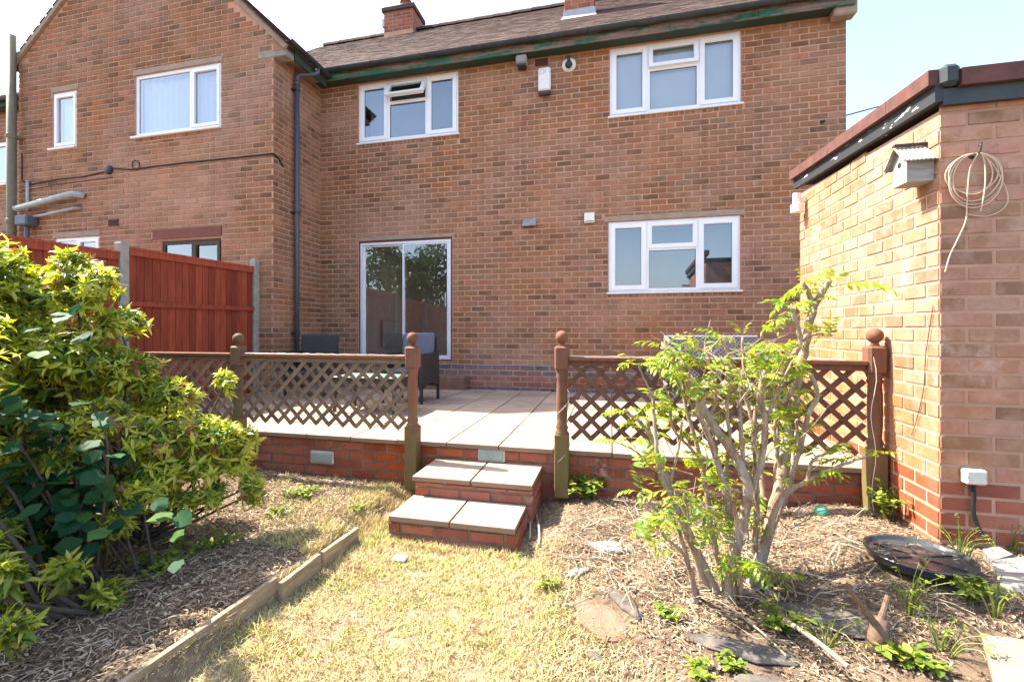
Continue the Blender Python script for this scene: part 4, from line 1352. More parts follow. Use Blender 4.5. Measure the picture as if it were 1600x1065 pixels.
# ================================================================== FENCE
fe = thing('boundary_fence', (-5.1, 4.0, .3), 'red stained board fence with concrete posts in front of the gabled wing', 'fence')
FXX = -5.10
post_y = [5.87, 3.93, 2.0, 0.07, -1.86, -3.79, -5.72, -7.65]
tops = [2.265, 2.165, 2.11, 2.08, 2.08, 2.08, 2.08, 2.08]
bme = MB().add([(0, -.5, -.5), (0, .5, -.5), (0, .5, .5), (0, -.5, .5), (.016, -.5, -.5), (.007, .5, -.5), (.007, .5, .5), (.016, -.5, .5)],
               [(4, 5, 6, 7), (0, 4, 7, 3), (1, 2, 6, 5), (3, 7, 6, 2), (0, 1, 5, 4)]).mesh('board', 'fence_red')
for i, y in enumerate(post_y):
    z1 = tops[i] + (.13 if i else .13)
    m = MB(); m.bbox(FXX - .05, FXX + .05, y - .05, y + .05, .0, z1 - .02, b=.01)
    m.box(FXX - .035, FXX + .035, y - .035, y + .035, z1 - .02, z1)
    m.build('post', 'concrete', fe)
for i in range(len(post_y) - 1):
    ya, yb = post_y[i + 1] + .055, post_y[i] - .055
    za, zb = tops[i + 1], tops[i]
    if i == 0: za = tops[0] - .03; zb = tops[0]
    if i == 1: za, zb = tops[1] - .03, tops[1] + .0
    n = 19
    for k in range(n):
        f = (k + .5) / n
        yy = ya + (yb - ya) * f
        zt = za + (zb - za) * f - .02
        zb0 = .40
        put('board', bme, Matrix.Translation((FXX + .002, yy, (zt + zb0) / 2)) @ Matrix.Diagonal((1, (yb - ya) / n * 1.12, zt - zb0, 1)), fe)
    def slope_bar(nm, x0, x1, dz0, dz1, mt='fence_red'):
        m = MB()
        m.add([(x, y, z + d) for x in (x0, x1) for (y, z) in ((ya, za), (yb, zb)) for d in (dz0, dz1)],
              [(0, 1, 3, 2), (4, 6, 7, 5), (0, 4, 5, 1), (2, 3, 7, 6), (0, 2, 6, 4), (1, 5, 7, 3)])
        m.build(nm, mt, fe)
    slope_bar('capping', FXX - .03, FXX + .045, -.02, .006)
    slope_bar('rail', FXX + .02, FXX + .042, -.085, -.022)
    slope_bar('rail', FXX + .02, FXX + .05, -.64, -.585)
    m = MB(); m.box(FXX - .02, FXX + .025, ya, yb, .1, .395); m.build('gravel_board', 'concrete', fe)

# ================================================================== GARAGE
ga = thing('brick_garage', (GX, GY, .2), 'flat roofed pale brick garage with red felt coping on the right', 'garage')
GT = lambda y: 2.50 + (y - GY) * (2.605 - 2.50) / (4.93 - GY)
def hid_g(px, py): return py > 850
gb_ = 0.0815
sw, _ = brick_wall(ga, (GX, 4.93, 0), (0, -1, 0), (-1, 0, 0), (0, 4.93 - GY), (0.12, 2.62), [], lambda u_, v_: 'red_brick' if v_ < .50 else 'garage_brick', 'garage_mortar',
                   bl=.212, bh=gb_, top=lambda u_: GT(4.93 - u_), joint=.012, proud=.004, name='side_wall')
fw_, _ = brick_wall(ga, (GX, GY, 0), (1, 0, 0), (0, -1, 0), (0, 3.0), (0.12, 2.54), [], lambda u_, v_: 'red_brick' if v_ < .50 else 'garage_brick', 'garage_mortar',
                    bl=.236, bh=gb_, joint=.013, proud=.004, name='front_wall', phase=.118)
MB().box(GX + .01, GX + 3, 4.92, 4.93, .1, 2.6).build('back_wall', 'garage_mortar', ga)
m = MB()
m.add([(GX - .02, GY, 2.56), (GX + 3, GY, 2.56), (GX + 3, 4.95, 2.68), (GX - .02, 4.95, 2.68)], [(0, 1, 2, 3)])
m.build('roof', 'roof_felt', ga)
def fall_box(nm, mt, x0, x1, y0, y1, z0, z1, par=ga):
    """box whose z follows the fall of the roof along y"""
    fall = lambda y: (y - GY) * .061
    vs = [(x, y, z + fall(y)) for x in (x0, x1) for y in (y0, y1) for z in (z0, z1)]
    return MB().add(vs, [(0, 1, 3, 2), (4, 6, 7, 5), (0, 4, 5, 1), (2, 3, 7, 6), (0, 2, 6, 4), (1, 5, 7, 3)]).build(nm, mt, par)
fall_box('fascia_board', 'peeling_black', GX - .045, GX - .010, GY - .045, 4.97, 2.535, 2.625)
fall_box('fascia_board', 'gutter_black', GX - .009, GX + 3, GY - .045, GY - .010, 2.515, 2.60)
ny = 5
for i in range(ny):
    y0 = GY - .05 + (4.99 - GY + .05) * i / ny; y1 = GY - .05 + (4.99 - GY + .05) * (i + 1) / ny
    fall_box('coping', 'felt_coping', GX - .075, GX + .05, y0 + .004, y1, 2.626, 2.705)
for i in range(4):
    fall_box('coping', 'felt_coping', GX + .056 + i * .74, GX + .79 + i * .74, GY - .075, GY + .06, 2.601, 2.69)
MB().bbox(GX - .03, GX + .055, GY - .08, GY + .02, 2.602, 2.716, b=.02).build('corner_cap', 'gutter_black', ga)

# bird box
bb = thing('bird_box', (GX - .06, 3.12, 2.14), 'small grey wooden bird box with corrugated roof on the garage side wall', 'bird box')
bx0, bx1, by0, by1, bz0, bz1, bzr = GX - .132, GX - .006, 3.055, 3.19, 2.14, 2.265, 2.335
m = MB()
ym = (by0 + by1) / 2
ring = [(by0, bz0), (by1, bz0), (by1, bz1), (ym, bzr), (by0, bz1)]
m.add([(x, y, z) for x in (bx0, bx1) for (y, z) in ring], [(0, 1, 2, 3, 4), (9, 8, 7, 6, 5)] + [(i, (i + 1) % 5, 5 + (i + 1) % 5, 5 + i) for i in range(5)])
m.build('box_body', 'grey_wood', bb)
m = MB(); m.lathe([(.014, 0), (.014, .002)], 14, Matrix.Translation((bx0 - .0005, ym, bz1 - .012)) @ Matrix.Rotation(rad(-90), 4, 'Y')); m.build('entrance_hole', 'rubber', bb)
for sg in (-1, 1):
    vs, fs = [], []
    n = 24
    for i in range(n + 1):
        x = bx0 - .03 + (bx1 + .03 - bx0 - .002) * i / n
        wv = .003 * math.sin(i * math.pi * .66)
        yo = (by0 - .03) if sg < 0 else (by1 + .03)
        slope = (bzr - bz1) / (ym - by0)
        for dz in (0, .006):
            vs.append((x, ym, bzr + .012 + wv + dz)); vs.append((x, yo, bzr + .012 - abs(yo - ym) * slope + wv + dz))
    for i in range(n):
        a = i * 4
        fs += [(a, a + 1, a + 5, a + 4), (a + 2, a + 6, a + 7, a + 3), (a + 1, a + 3, a + 7, a + 5)]
    fs += [(0, 2, 3, 1), (n * 4, n * 4 + 1, n * 4 + 3, n * 4 + 2)]
    MB().add(vs, fs).build('roof_panel', 'grey_wood', bb)
MB().box(bx0 - .03, bx1 + .002, ym - .014, ym + .014, bzr + .022, bzr + .034).build('ridge_strip', 'peeling_black', bb)

# coil of cord on a hook
hk = on_y(1519, 238, GY)
m = MB()
m.tube([(hk.x, GY - .002, hk.z - .02), (hk.x, GY - .03, hk.z - .03), (hk.x, GY - .055, hk.z - .015), (hk.x, GY - .06, hk.z + .012), (hk.x + .008, GY - .05, hk.z + .028), (hk.x + .012, GY - .03, hk.z + .02)], .0055, 8)
m.tube([(hk.x, GY - .0055, hk.z - .02), (hk.x, GY - .001, hk.z - .02)], .018, 10)
tag(m.build('wall_hook', 'iron'), 'rusty metal hook in the garage front wall', 'hook')
m = MB()
pts = []
N = 46
for i in range(N * 5 + 1):
    a = 2 * math.pi * i / N
    k = i / N
    rx = .105 + .016 * math.sin(k * 2.1) + .006 * math.sin(k * 5 + 1)
    rzz = .118 + .022 * math.sin(k * 1.3 + .6)
    x = hk.x - .012 + rx * math.sin(a) + .008 * math.sin(k * 1.9)
    z = hk.z - .02 - rzz + rzz * math.cos(a)
    pts.append((x, GY - .02 - .018 * (0.5 + .5 * math.cos(a)) - .004 * math.sin(k * 3), z))
m.tube(pts, .0036, 5)
def spl(P, n=10):
    out = []
    P = [Vector(p) for p in P]
    for i in range(len(P) - 1):
        p0, p1, p2, p3 = P[max(i - 1, 0)], P[i], P[i + 1], P[min(i + 2, len(P) - 1)]
        for k in range(n):
            t_ = k / n
            out.append(0.5 * ((2 * p1) + (p2 - p0) * t_ + (2 * p0 - 5 * p1 + 4 * p2 - p3) * t_ ** 2 + (3 * p1 - p0 - 3 * p2 + p3) * t_ ** 3))
    out.append(P[-1])
    return out
m.tube(spl([(hk.x, GY - .045, hk.z - .02), (hk.x - .03, GY - .035, hk.z - .10), (hk.x - .04, GY - .03, hk.z - .25), (hk.x - .042, GY - .025, hk.z - .36), (hk.x - .075, GY - .02, hk.z - .46), (hk.x - .105, GY - .015, hk.z - .54), (hk.x - .13, GY - .02, hk.z - .63)]), .0034, 5)
m.tube(spl([(hk.x + .01, GY - .045, hk.z - .02), (hk.x + .03, GY - .04, hk.z - .08), (hk.x + .033, GY - .035, hk.z - .2), (hk.x + .018, GY - .03, hk.z - .32)]), .0034, 5)
m.tube(spl([(hk.x + .01, GY - .045, hk.z - .02), (hk.x + .08, GY - .03, hk.z - .10), (hk.x + .135, GY - .025, hk.z - .24), (hk.x + .12, GY - .02, hk.z - .31), (hk.x + .05, GY - .018, hk.z - .345), (hk.x - .03, GY - .018, hk.z - .33)]), .003, 5)
tag(m.build('cord_coil', 'cane_cord', smooth=True), 'tan coil of stiff cord hanging from the hook on the garage', 'cord')
m = MB()
m.tube(spl([(GX - .012, GY + .03, 1.46), (GX - .012, GY + .09, 1.2), (GX - .012, GY + .11, 1.0), (GX - .012, GY + .18, .80), (GX - .012, GY + .22, .72)]), .0022, 4)
tag(m.build('wall_wire', 'iron'), 'thin dark wire trailing down the garage side near its corner', 'wire')
# white pipe end at the far top of the garage side
pp = Vector((GX, 4.80, 2.47))
m = MB()
m.tube([(GX - .075, pp.y, pp.z + .10), (GX - .075, pp.y, pp.z - .01)], .034, 14)
m.tube([(GX - .075, pp.y, pp.z - .005), (GX - .075, pp.y, pp.z - .07)], [.05, .05], 16)
m.box(GX - .075, GX - .004, pp.y - .02, pp.y + .02, pp.z + .02, pp.z + .06)
tag(m.build('sensor_lamp', 'white_plastic'), 'small white sensor high on the far end of the garage side', 'sensor')
# socket box with cable on the front
o = tag(rounded('junction_box', 'off_white_plastic', 1.789, 1.883, GY - .055, GY - .006, .526, .603, .008), 'square cream outdoor junction box low on the garage front', 'junction box')
for q in (1.797, 1.875):
    MB().lathe([(.004, 0), (.004, .002)], 8, Matrix.Translation((q, GY - .0553, .565)) @ Matrix.Rotation(rad(90), 4, 'X')).build('screw', 'steel', o)
cable('power_cable', spl([(1.835, GY - .03, .526), (1.836, GY - .03, .46), (1.834, GY - .03, .38), (1.85, GY - .035, .31), (1.87, GY - .05, .25)]), .010, 'cable_black', 'black cable running down from the cream junction box into the soil', 'cable', 8)

# ================================================================== PATIO FURNITURE
def wicker_chair(cx, cy, rot, w, d, label, mat, cushion=None, back_h=.84, arm_h=.62, cat='chair'):
    root = thing('wicker_chair', (cx, cy, PZ), label, cat)
    T = Matrix.Translation((cx, cy, PZ)) @ Matrix.Rotation(rot, 4, 'Z')
    def part(nm, mb, mt):
        mb.v = [tuple(T @ Vector(p)) for p in mb.v]
        return mb.build(nm, mt, root)
    hw = w / 2
    for sx in (-1, 1):                              # local: front at -y
        for sy in (-1, 1):
            part('leg', MB().box(sx * hw - .016 - (.016 if sx > 0 else -.016), sx * hw + .016 - (.016 if sx > 0 else -.016), sy * d / 2 - .016, sy * d / 2 + .016, 0, .3), 'black_plastic')
        m = MB()                                    # side panel with an arched lower edge
        n = 10
        vs, fs = [], []
        x0, x1 = (hw - .05, hw) if sx > 0 else (-hw, -hw + .05)
        for i in range(n + 1):
            yy = -d / 2 + d * i / n
            zb = .17 + .07 * math.sin(math.pi * i / n)
            for x in (x0, x1):
                vs += [(x, yy, zb), (x, yy, arm_h)]
        for i in range(n):
            a = i * 4
            fs += [(a, a + 4, a + 5, a + 1), (a + 2, a + 3, a + 7, a + 6), (a + 1, a + 5, a + 7, a + 3), (a, a + 2, a + 6, a + 4)]
        fs += [(0, 1, 3, 2), (n * 4, n * 4 + 2, n * 4 + 3, n * 4 + 1)]
        part('side_panel', m.add(vs, fs), mat)
    part('seat', MB().bbox(-hw + .05, hw - .05, -d / 2 + .01, d / 2 - .02, .22, .36, b=.015), mat)
    tilt = Matrix.Translation((0, d / 2, .3)) @ Matrix.Rotation(rad(-7), 4, 'X') @ Matrix.Translation((0, -d / 2, -.3))
    part('backrest', MB().bbox(-hw + .01, hw - .01, d / 2 - .05, d / 2 + .0, .18, back_h, b=.02, mat=tilt), mat)
    if cushion:
        part('seat_cushion', MB().bbox(-hw + .055, hw - .055, -d / 2 + .0, d / 2 - .08, .362, .43, b=.025), cushion)
        part('back_cushion', MB().bbox(-hw + .055, hw - .055, d / 2 - .12, d / 2 - .055, .42, back_h + .02, b=.025, mat=tilt), cushion)
    return root
wicker_chair(-2.50, 5.62, rad(-2), .56, .52, 'black wicker armchair with grey cushion behind the post by the steps', 'wicker_black', 'cushion_grey', back_h=.85)
wicker_chair(-4.02, 5.72, rad(14), .56, .52, 'black wicker armchair beside the downpipe behind the lattice', 'wicker_black', None, back_h=.86)
wicker_chair(1.12, 5.60, rad(0), 1.05, .6, 'grey woven wicker sofa on the patio behind the pruned shrub', 'wicker_grey', None, back_h=.85, cat='sofa')
tb_ = thing('coffee_table', (-2.65, 4.85, PZ), 'black low coffee table with glass top behind the left lattice', 'table')
MB().bbox(-3.02, -2.22, 4.60, 5.10, PZ + .385, PZ + .395, b=.003).build('glass_top', 'frosted_glass', tb_)
MB().bbox(-3.0, -2.24, 4.62, 5.08, PZ + .27, PZ + .383, b=.01).build('apron', 'wicker_black', tb_)
for x in (-2.98, -2.26):
    for y in (4.64, 5.06):
        MB().box(x - .016, x + .016, y - .016, y + .016, PZ, PZ + .27).build('leg', 'black_plastic', tb_)

# ================================================================== LAWN EDGING BOARDS
def edging(p, q, h, label, lean=0.0):
    p, q = Vector(p), Vector(q)
    d = (q - p).normalized(); n_ = Vector((-d.y, d.x, 0))
    L = (q - p).length
    m = MB()
    k = 10
    vs, fs = [], []
    for i in range(k + 1):
        c_ = p + d * L * i / k
        wob = .004 * nz(c_.y * 9, c_.x, 3)
        for (o_, z_) in ((-.012, -h), (.012, -h), (.012 + lean, 0), (-.012 + lean, 0)):
            vs.append(c_ + n_ * (o_ + wob) + Vector((0, 0, z_ + (.003 * nz(c_.y * 20, 3, o_ * 50) if z_ == 0 else 0))))
    for i in range(k):
        a = i * 4
        for j_ in range(4):
            fs.append((a + j_, a + (j_ + 1) % 4, a + 4 + (j_ + 1) % 4, a + 4 + j_))
    fs += [(3, 2, 1, 0), (k * 4, k * 4 + 1, k * 4 + 2, k * 4 + 3)]
    return tag(m.add(vs, fs).build('edging_board', 'board_edge'), label, 'board', 'lawn edging boards')
edging((-1.665, 0.75, .115), (-1.605, 1.985, .112), .16, 'longest grey wooden lawn edging board, nearest the camera')
edging((-1.56, 1.965, .10), (-1.553, 2.27, .105), .15, 'short middle wooden lawn edging board between two others')
edging((-1.545, 2.285, .108), (-1.538, 2.64, .10), .15, 'wooden lawn edging board farthest from the camera, nearest the steps')

# ================================================================== SMALL THINGS ON THE GROUND
tr = thing('plant_tray', (1.44, 2.70, .2), 'round shallow black plastic tray lying by the garage corner', 'tray')
TT = Matrix.Translation((1.44, 2.71, .212)) @ Matrix.Diagonal((.80, .80, .62, 1))
m = MB()
m.lathe([(.0, .030), (.222, .028), (.236, .034), (.250, .062), (.262, .066), (.266, .060), (.258, .045), (.245, .0), (.235, -.012), (.0, -.012)], 48, TT)
m.build('tray_dish', 'tray_plastic', tr, smooth=False)
for k in range(6):
    a = k * math.pi / 3 + .3
    MB().box(.04, .215, -.006, .006, .027, .038, TT @ Matrix.Rotation(a, 4, 'Z')).build('rib', 'black_plastic', tr)
m = MB()
for k in range(24):
    r_, a = .2 * math.sqrt(R.random()), R.uniform(0, 6.28)
    q = TT @ Vector((r_ * math.cos(a), r_ * math.sin(a), .04))
    d = Vector((R.uniform(-1, 1), R.uniform(-1, 1), R.uniform(-.1, .2))) * R.uniform(.008, .03)
    m.tube([q - d, q + d], .002, 3)
tag(m.build('tray_litter', 'straw', tr), kind='stuff')

def plank(name, pts, z, th, mat, label, cat, tilt=(0, 0)):
    m = MB()
    c_ = Vector((sum(p[0] for p in pts) / len(pts), sum(p[1] for p in pts) / len(pts), z))
    n = len(pts)
    zz_ = lambda p: z + (p[0] - c_.x) * tilt[0] + (p[1] - c_.y) * tilt[1]
    ins = .006
    top = [(p[0] + (c_.x - p[0]) * ins / .1, p[1] + (c_.y - p[1]) * ins / .1, zz_(p)) for p in pts]
    mid = [(p[0], p[1], zz_(p) - .006) for p in pts]
    bot = [(p[0], p[1], zz_(p) - th) for p in pts]
    fs = [tuple(range(n))]
    for r_ in (0, 1):
        fs += [(r_ * n + i, (r_ + 1) * n + i, (r_ + 1) * n + (i + 1) % n, r_ * n + (i + 1) % n) for i in range(n)]
    m.add(top + mid + bot, fs)
    return tag(m.build(name, mat), label, cat)
def g(px, py, z):
    q = on_z(px, py, z); return (q.x, q.y)
plank('wood_plank', [g(1533, 985, .16), g(1680, 1015, .16), g(1700, 1100, .16), g(1562, 1085, .16)], .16, .03, 'dry_plank', 'weathered wooden plank lying at the lower right edge', 'plank', (.05, 0))
plank('paving_fragment', [g(1548, 880, .2), g(1660, 880, .2), g(1680, 925, .2), g(1568, 922, .2)], .225, .04, 'soil_stone', 'pale broken slab beside the black tray', 'stone', (.1, .05))
plank('paving_fragment', [g(1552, 925, .18), g(1650, 930, .18), g(1650, 950, .18), g(1575, 948, .18)], .18, .04, 'soil_stone', 'small broken slab under the pale one at the right edge', 'stone')
plank('paving_fragment', [g(1535, 862, .2), g(1560, 858, .2), g(1585, 872, .2), g(1550, 882, .2)], .22, .04, 'soil_stone', 'small pale stone behind the broken slab near the garage', 'stone')
def flat_stone(px, py, z, rx, ry, rot, mat, label, th=.03, cat='stone', seed=0):
    q = on_z(px, py, z)
    n = 14
    r_ = random.Random(seed)
    m = MB()
    pts = []
    for i in range(n):
        a = 2 * math.pi * i / n
        k = 1 + r_.uniform(-.18, .18)
        x, y = rx * math.cos(a) * k, ry * math.sin(a) * k
        pts.append((q.x + x * math.cos(rot) - y * math.sin(rot), q.y + x * math.sin(rot) + y * math.cos(rot)))
    rings = []
    for (sc, dz) in ((1.0, -th), (1.0, -.004), (.9, .003), (.5, .008)):
        rings.append([(q.x + (p[0] - q.x) * sc, q.y + (p[1] - q.y) * sc, gz(p[0], p[1]) * .6 + gz(q.x, q.y) * .4 + .012 + dz + .004 * nz(p[0] * 30, p[1] * 30, sc)) for p in pts])
    fs = []
    for i in range(3):
        fs += [(i * n + k, i * n + (k + 1) % n, (i + 1) * n + (k + 1) % n, (i + 1) * n + k) for k in range(n)]
    fs.append(tuple(3 * n + k for k in range(n)))
    m.add(sum(rings, []), fs)
    return tag(m.build('flat_stone' if cat == 'stone' else 'fabric_patch', mat), label, cat)
flat_stone(938, 962, .04, .175, .085, rad(-52), 'brown_stone', 'flat reddish brown stone at the edge of the lawn', seed=3)
flat_stone(905, 893, .03, .075, .028, rad(28), 'soil_stone', 'small grey stone flake above the reddish brown stone', seed=5)
flat_stone(955, 848, .09, .13, .06, rad(5), 'soil_stone', 'pale flat stone left of the shrub stems', seed=8)
flat_stone(975, 945, .05, .14, .035, rad(-60), 'membrane', 'strip of dark weed fabric along the reddish brown stone', .008, 'fabric', 11)
flat_stone(1160, 1000, .1, .20, .055, rad(-12), 'membrane', 'dark weed fabric bared below the shrub stems', .008, 'fabric', 12)
flat_stone(1310, 955, .12, .22, .09, rad(-25), 'membrane', 'wide dark weed fabric bared around the sawn stump', .008, 'fabric', 14)
flat_stone(1190, 1050, .1, .10, .05, rad(10), 'membrane', 'dark weed fabric scrap at the bottom edge right of centre', .008, 'fabric', 16)
flat_stone(930, 1020, .02, .05, .018, rad(-40), 'membrane', 'curled black fabric scrap on the lawn edge', .008, 'fabric', 18)
o = on_z(625, 872, .012)
m = MB(); m.bbox(o.x - .045, o.x + .045, o.y - .035, o.y + .035, .0, .022, b=.006)
tag(m.build('drain_cover', 'concrete'), 'small square drain cover in the grass before the steps', 'cover')
gp = on_z(1284, 803, .17)
m = MB(); m.ball((gp.x, gp.y, .185), .042, 16, 12, 1, .25)
tag(m.build('twine_ball', 'green_ball', smooth=True), 'green ball lying against the brick wall beside the shrub', 'ball')
m = MB()
a, c = on_z(1225, 975, .13), on_z(1325, 1050, .12)
m.tube(spl([(a.x, a.y, .15), ((a.x + c.x) / 2, (a.y + c.y) / 2, .155), (c.x, c.y, .14)]), [.009] * 21, 7)
tag(m.build('dry_stick', 'stick'), 'long pale dry stick lying below the shrub', 'stick')
for (pa, pb, z, r_, lb) in (((838, 800), (842, 845), .06, .007, 'grey twig leaning beside the steps on their right'), ((824, 785), (828, 830), .07, .008, 'upright grey twig close to the brick steps'),
                            ((1150, 940), (1230, 1010), .12, .005, 'thin brown twig lying right of the main stem'), ((1020, 890), (1100, 880), .10, .005, 'thin pale twig lying left of the main stem')):
    a, c = on_z(*pa, z), on_z(*pb, z)
    m = MB(); m.tube(spl([(a.x, a.y, gz(a.x, a.y) + .03), ((a.x + c.x) / 2 + .01, (a.y + c.y) / 2, gz(a.x, a.y) + .035), (c.x, c.y, gz(c.x, c.y) + .018)]), r_, 6)
    tag(m.build('dry_stick', 'stick'), lb, 'stick')

# sawn stump with two stubs
sp_ = on_z(1372, 990, .14)
su = thing('tree_stump', (sp_.x, sp_.y, .12), 'sawn brown stump with two cut stubs below the tray', 'stump')
T0 = (-_s * sp_.x + _c * sp_.y)
m = MB(); m.tube([(sp_.x, sp_.y, .06), (sp_.x, sp_.y, .14), (sp_.x + .003, sp_.y + .003, .20)], [.045, .036, .028], 10); m.build('trunk', 'stump_bark', su, smooth=True)
m = MB(); m.tube(spl([at(1368, 975, T0), at(1345, 945, T0 - .02), at(1318, 908, T0 - .03)]), [.014] * 10 + [.010] * 11, 9); m.build('stub', 'stump_bark', su)
m = MB(); m.tube(spl([at(1374, 975, T0), at(1380, 955, T0 + .01), at(1388, 930, T0 + .02)]), [.012] * 10 + [.010] * 11, 9); m.build('stub', 'stump_bark', su)
# ================================================================== PLANTS
def leaf_shape(L=1.0, W=.3, fold=.10, droop=.18, n=4, tip=1.0, base=0.0):
    """a leaf along +Y, folded along its midrib and drooping; unit length"""
    vs, fs = [], []
    for i in range(n + 1):
        f = i / n
        w = W * .5 * (math.sin(math.pi * (f ** .85)) ** .9 if 0 < f < 1 else 0)
        z = -droop * f * f
        vs += [(-w, f * L, z + fold * w * 2), (0, f * L, z), (w, f * L, z + fold * w * 2)]
    for i in range(n):
        a = i * 3
        fs += [(a, a + 1, a + 4, a + 3), (a + 1, a + 2, a + 5, a + 4)]
    return MB().add(vs, fs)
def round_leaf_shape(n=12):
    vs, fs = [(0, .5, .0)], []
    for i in range(n):
        a = 2 * math.pi * i / n - math.pi / 2
        rr_ = .5 * (1 + .05 * math.sin(5 * a) + (.16 if abs(math.sin(a) - 1) < .02 else 0))
        x, y = rr_ * .86 * math.cos(a), .5 + rr_ * math.sin(a)
        if abs(a + math.pi / 2) < .01: y += .07
        vs.append((x, y, .10 * abs(x) - .10 * (y - .3) ** 2 + .015 * math.sin(4 * a)))
    for i in range(n):
        fs.append((0, 1 + i, 1 + (i + 1) % n))
    return MB().add(vs, fs)
def frame_from(d, up, pos, sx, sy=None):
    d = d.normalized()
    x = d.cross(up)
    if x.length < 1e-4: x = d.orthogonal()
    x.normalize()
    z = x.cross(d)
    sy = sy or sx
    return Matrix(((x.x * sx, d.x * sy, z.x * sx, pos.x), (x.y * sx, d.y * sy, z.y * sx, pos.y), (x.z * sx, d.z * sy, z.z * sx, pos.z), (0, 0, 0, 1)))
UPZ = Vector((0, 0, 1))
def rdir(r=R):
    while True:
        v_ = Vector((r.uniform(-1, 1), r.uniform(-1, 1), r.uniform(-1, 1)))
        if .05 < v_.length < 1: return v_.normalized()

def scatter_leaves(parent, items, shapes, mats, n_single=300, name='leaf', joined='foliage'):
    """items: (matrix, shape index, material); the largest in view become objects"""
    sized = []
    for (mw, k, mt) in items:
        p = mw.translation
        q = proj(p)
        sc = mw.to_scale()[1]
        vis = q[2] > .1 and 0 < q[0] < 1600 and 0 < q[1] < 1065
        sized.append((sc / q[2] if vis else -1, mw, k, mt))
    sized.sort(key=lambda s_: -s_[0])
    mesh = {}
    rest = {}
    for i, (a_, mw, k, mt) in enumerate(sized):
        if i < n_single and a_ > 0:
            if (k, mt) not in mesh: mesh[(k, mt)] = shapes[k].mesh(name, mt, smooth=True)
            put(name, mesh[(k, mt)], mw, parent)
        else:
            rest.setdefault(mt, MB()).add([mw @ Vector(v_) for v_ in shapes[k].v], shapes[k].f)
    for mt, mb in rest.items():
        tag(mb.build(joined, mt, parent, smooth=True), kind='stuff')

# ---- yellow-green shrub in whorls of narrow leaves
r1 = random.Random(21)
ps = thing('evergreen_shrub', (-3.0, 2.3, .1), 'large yellow green evergreen shrub with whorled leaves in front of the red fence', 'shrub')
pl_shapes = [leaf_shape(1, .28, .12, .22, 4), leaf_shape(1, .24, .2, .55, 4), leaf_shape(1, .31, .08, -.12, 4), leaf_shape(1, .26, .3, .35, 4)]
lobes = [  # px, py, depth, radius, flatten
    (-40, 490, 2.9, .42, .8), (60, 470, 2.75, .30, .75), (135, 448, 2.7, .20, .9), (185, 505, 2.8, .17, .7), (20, 560, 2.55, .34, .8), (120, 560, 2.6, .28, .8),
    (200, 580, 2.75, .21, .7), (262, 620, 2.85, .20, .7), (150, 660, 2.45, .20, .7), (245, 690, 2.6, .20, .7), (325, 685, 2.8, .20, .7), (365, 725, 2.9, .14, .9),
    (372, 690, 2.95, .13, .9), (352, 600, 3.1, .09, 1.3), (300, 735, 2.7, .15, .8), (112, 420, 2.75, .13, 1.0), (20, 440, 2.7, .16, 1.0),
    (110, 720, 2.3, .13, .8), (5, 905, 1.75, .09, .9), (100, 895, 2.0, .10, .8), (165, 930, 2.1, .08, .8), (-40, 700, 2.2, .25, 1), (20, 985, 1.7, .085, .9),
    (390, 760, 2.85, .08, 1.2), (-60, 880, 1.9, .22, 1), (60, 640, 2.85, .42, .8), (10, 770, 2.55, .33, .8), (160, 600, 3.0, .30, .8), (250, 650, 3.1, .22, .8), (-60, 620, 2.4, .3, 1), (-130, 520, 2.3, .42, 1), (-150, 680, 2.0, .38, 1), (-190, 560, 1.75, .38, 1), (-60, 430, 2.5, .3, 1), (330, 775, 2.75, .12, .8), (275, 790, 2.6, .13, .8), (215, 775, 2.4, .14, .8), (180, 820, 2.3, .10, .8), (395, 770, 2.8, .09, 1), (235, 740, 2.55, .17, .8), (60, 800, 2.35, .19, .8), (10, 870, 2.25, .18, .8), (125, 845, 2.4, .15, .8), (-30, 960, 2.0, .16, .9), (70, 955, 2.1, .10, .8)]
items = []
branches = []
base = Vector((-2.75, 2.2, .08))
LIM = []
for (px, py, tt, r_, fl) in lobes:
    c_ = at(px, py, tt)
    if c_.z < .2 and tt > 2.3: c_.z = max(c_.z, .25)
    r_ = max(.06, r_ - .025)
    LIM.append((c_, r_, fl))
    b0 = base if tt > 2.2 else Vector((-2.3, 1.5, .08))
    mid = b0.lerp(c_, .55) + Vector((r1.uniform(-.1, .1), r1.uniform(-.1, .1), r1.uniform(-.05, .1)))
    branches.append(spl([b0 + Vector((r1.uniform(-.12, .12), r1.uniform(-.1, .1), 0)), mid, c_], 6))
    n = int(270 * (r_ / .3) ** 2) + 18
    for k in range(n):
        d = rdir(r1)
        if d.z < -.35 and r1.random() < .7: d.z = -d.z
        rad_ = r_ * (r1.random() ** .35) * r1.uniform(.85, 1.12)
        pos = c_ + Vector((d.x * rad_, d.y * rad_, d.z * rad_ * fl))
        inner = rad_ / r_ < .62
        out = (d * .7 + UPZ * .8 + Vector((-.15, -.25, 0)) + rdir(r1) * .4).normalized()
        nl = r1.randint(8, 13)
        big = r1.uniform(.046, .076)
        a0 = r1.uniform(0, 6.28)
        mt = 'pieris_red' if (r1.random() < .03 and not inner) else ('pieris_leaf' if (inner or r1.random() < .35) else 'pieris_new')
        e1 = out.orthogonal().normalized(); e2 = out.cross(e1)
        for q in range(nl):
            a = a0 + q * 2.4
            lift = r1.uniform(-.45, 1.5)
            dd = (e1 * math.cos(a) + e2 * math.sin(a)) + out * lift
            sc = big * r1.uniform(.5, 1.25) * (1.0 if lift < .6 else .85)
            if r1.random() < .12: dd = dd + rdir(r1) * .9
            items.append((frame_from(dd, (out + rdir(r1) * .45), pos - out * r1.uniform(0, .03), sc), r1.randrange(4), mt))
scatter_leaves(ps, items, pl_shapes, M)
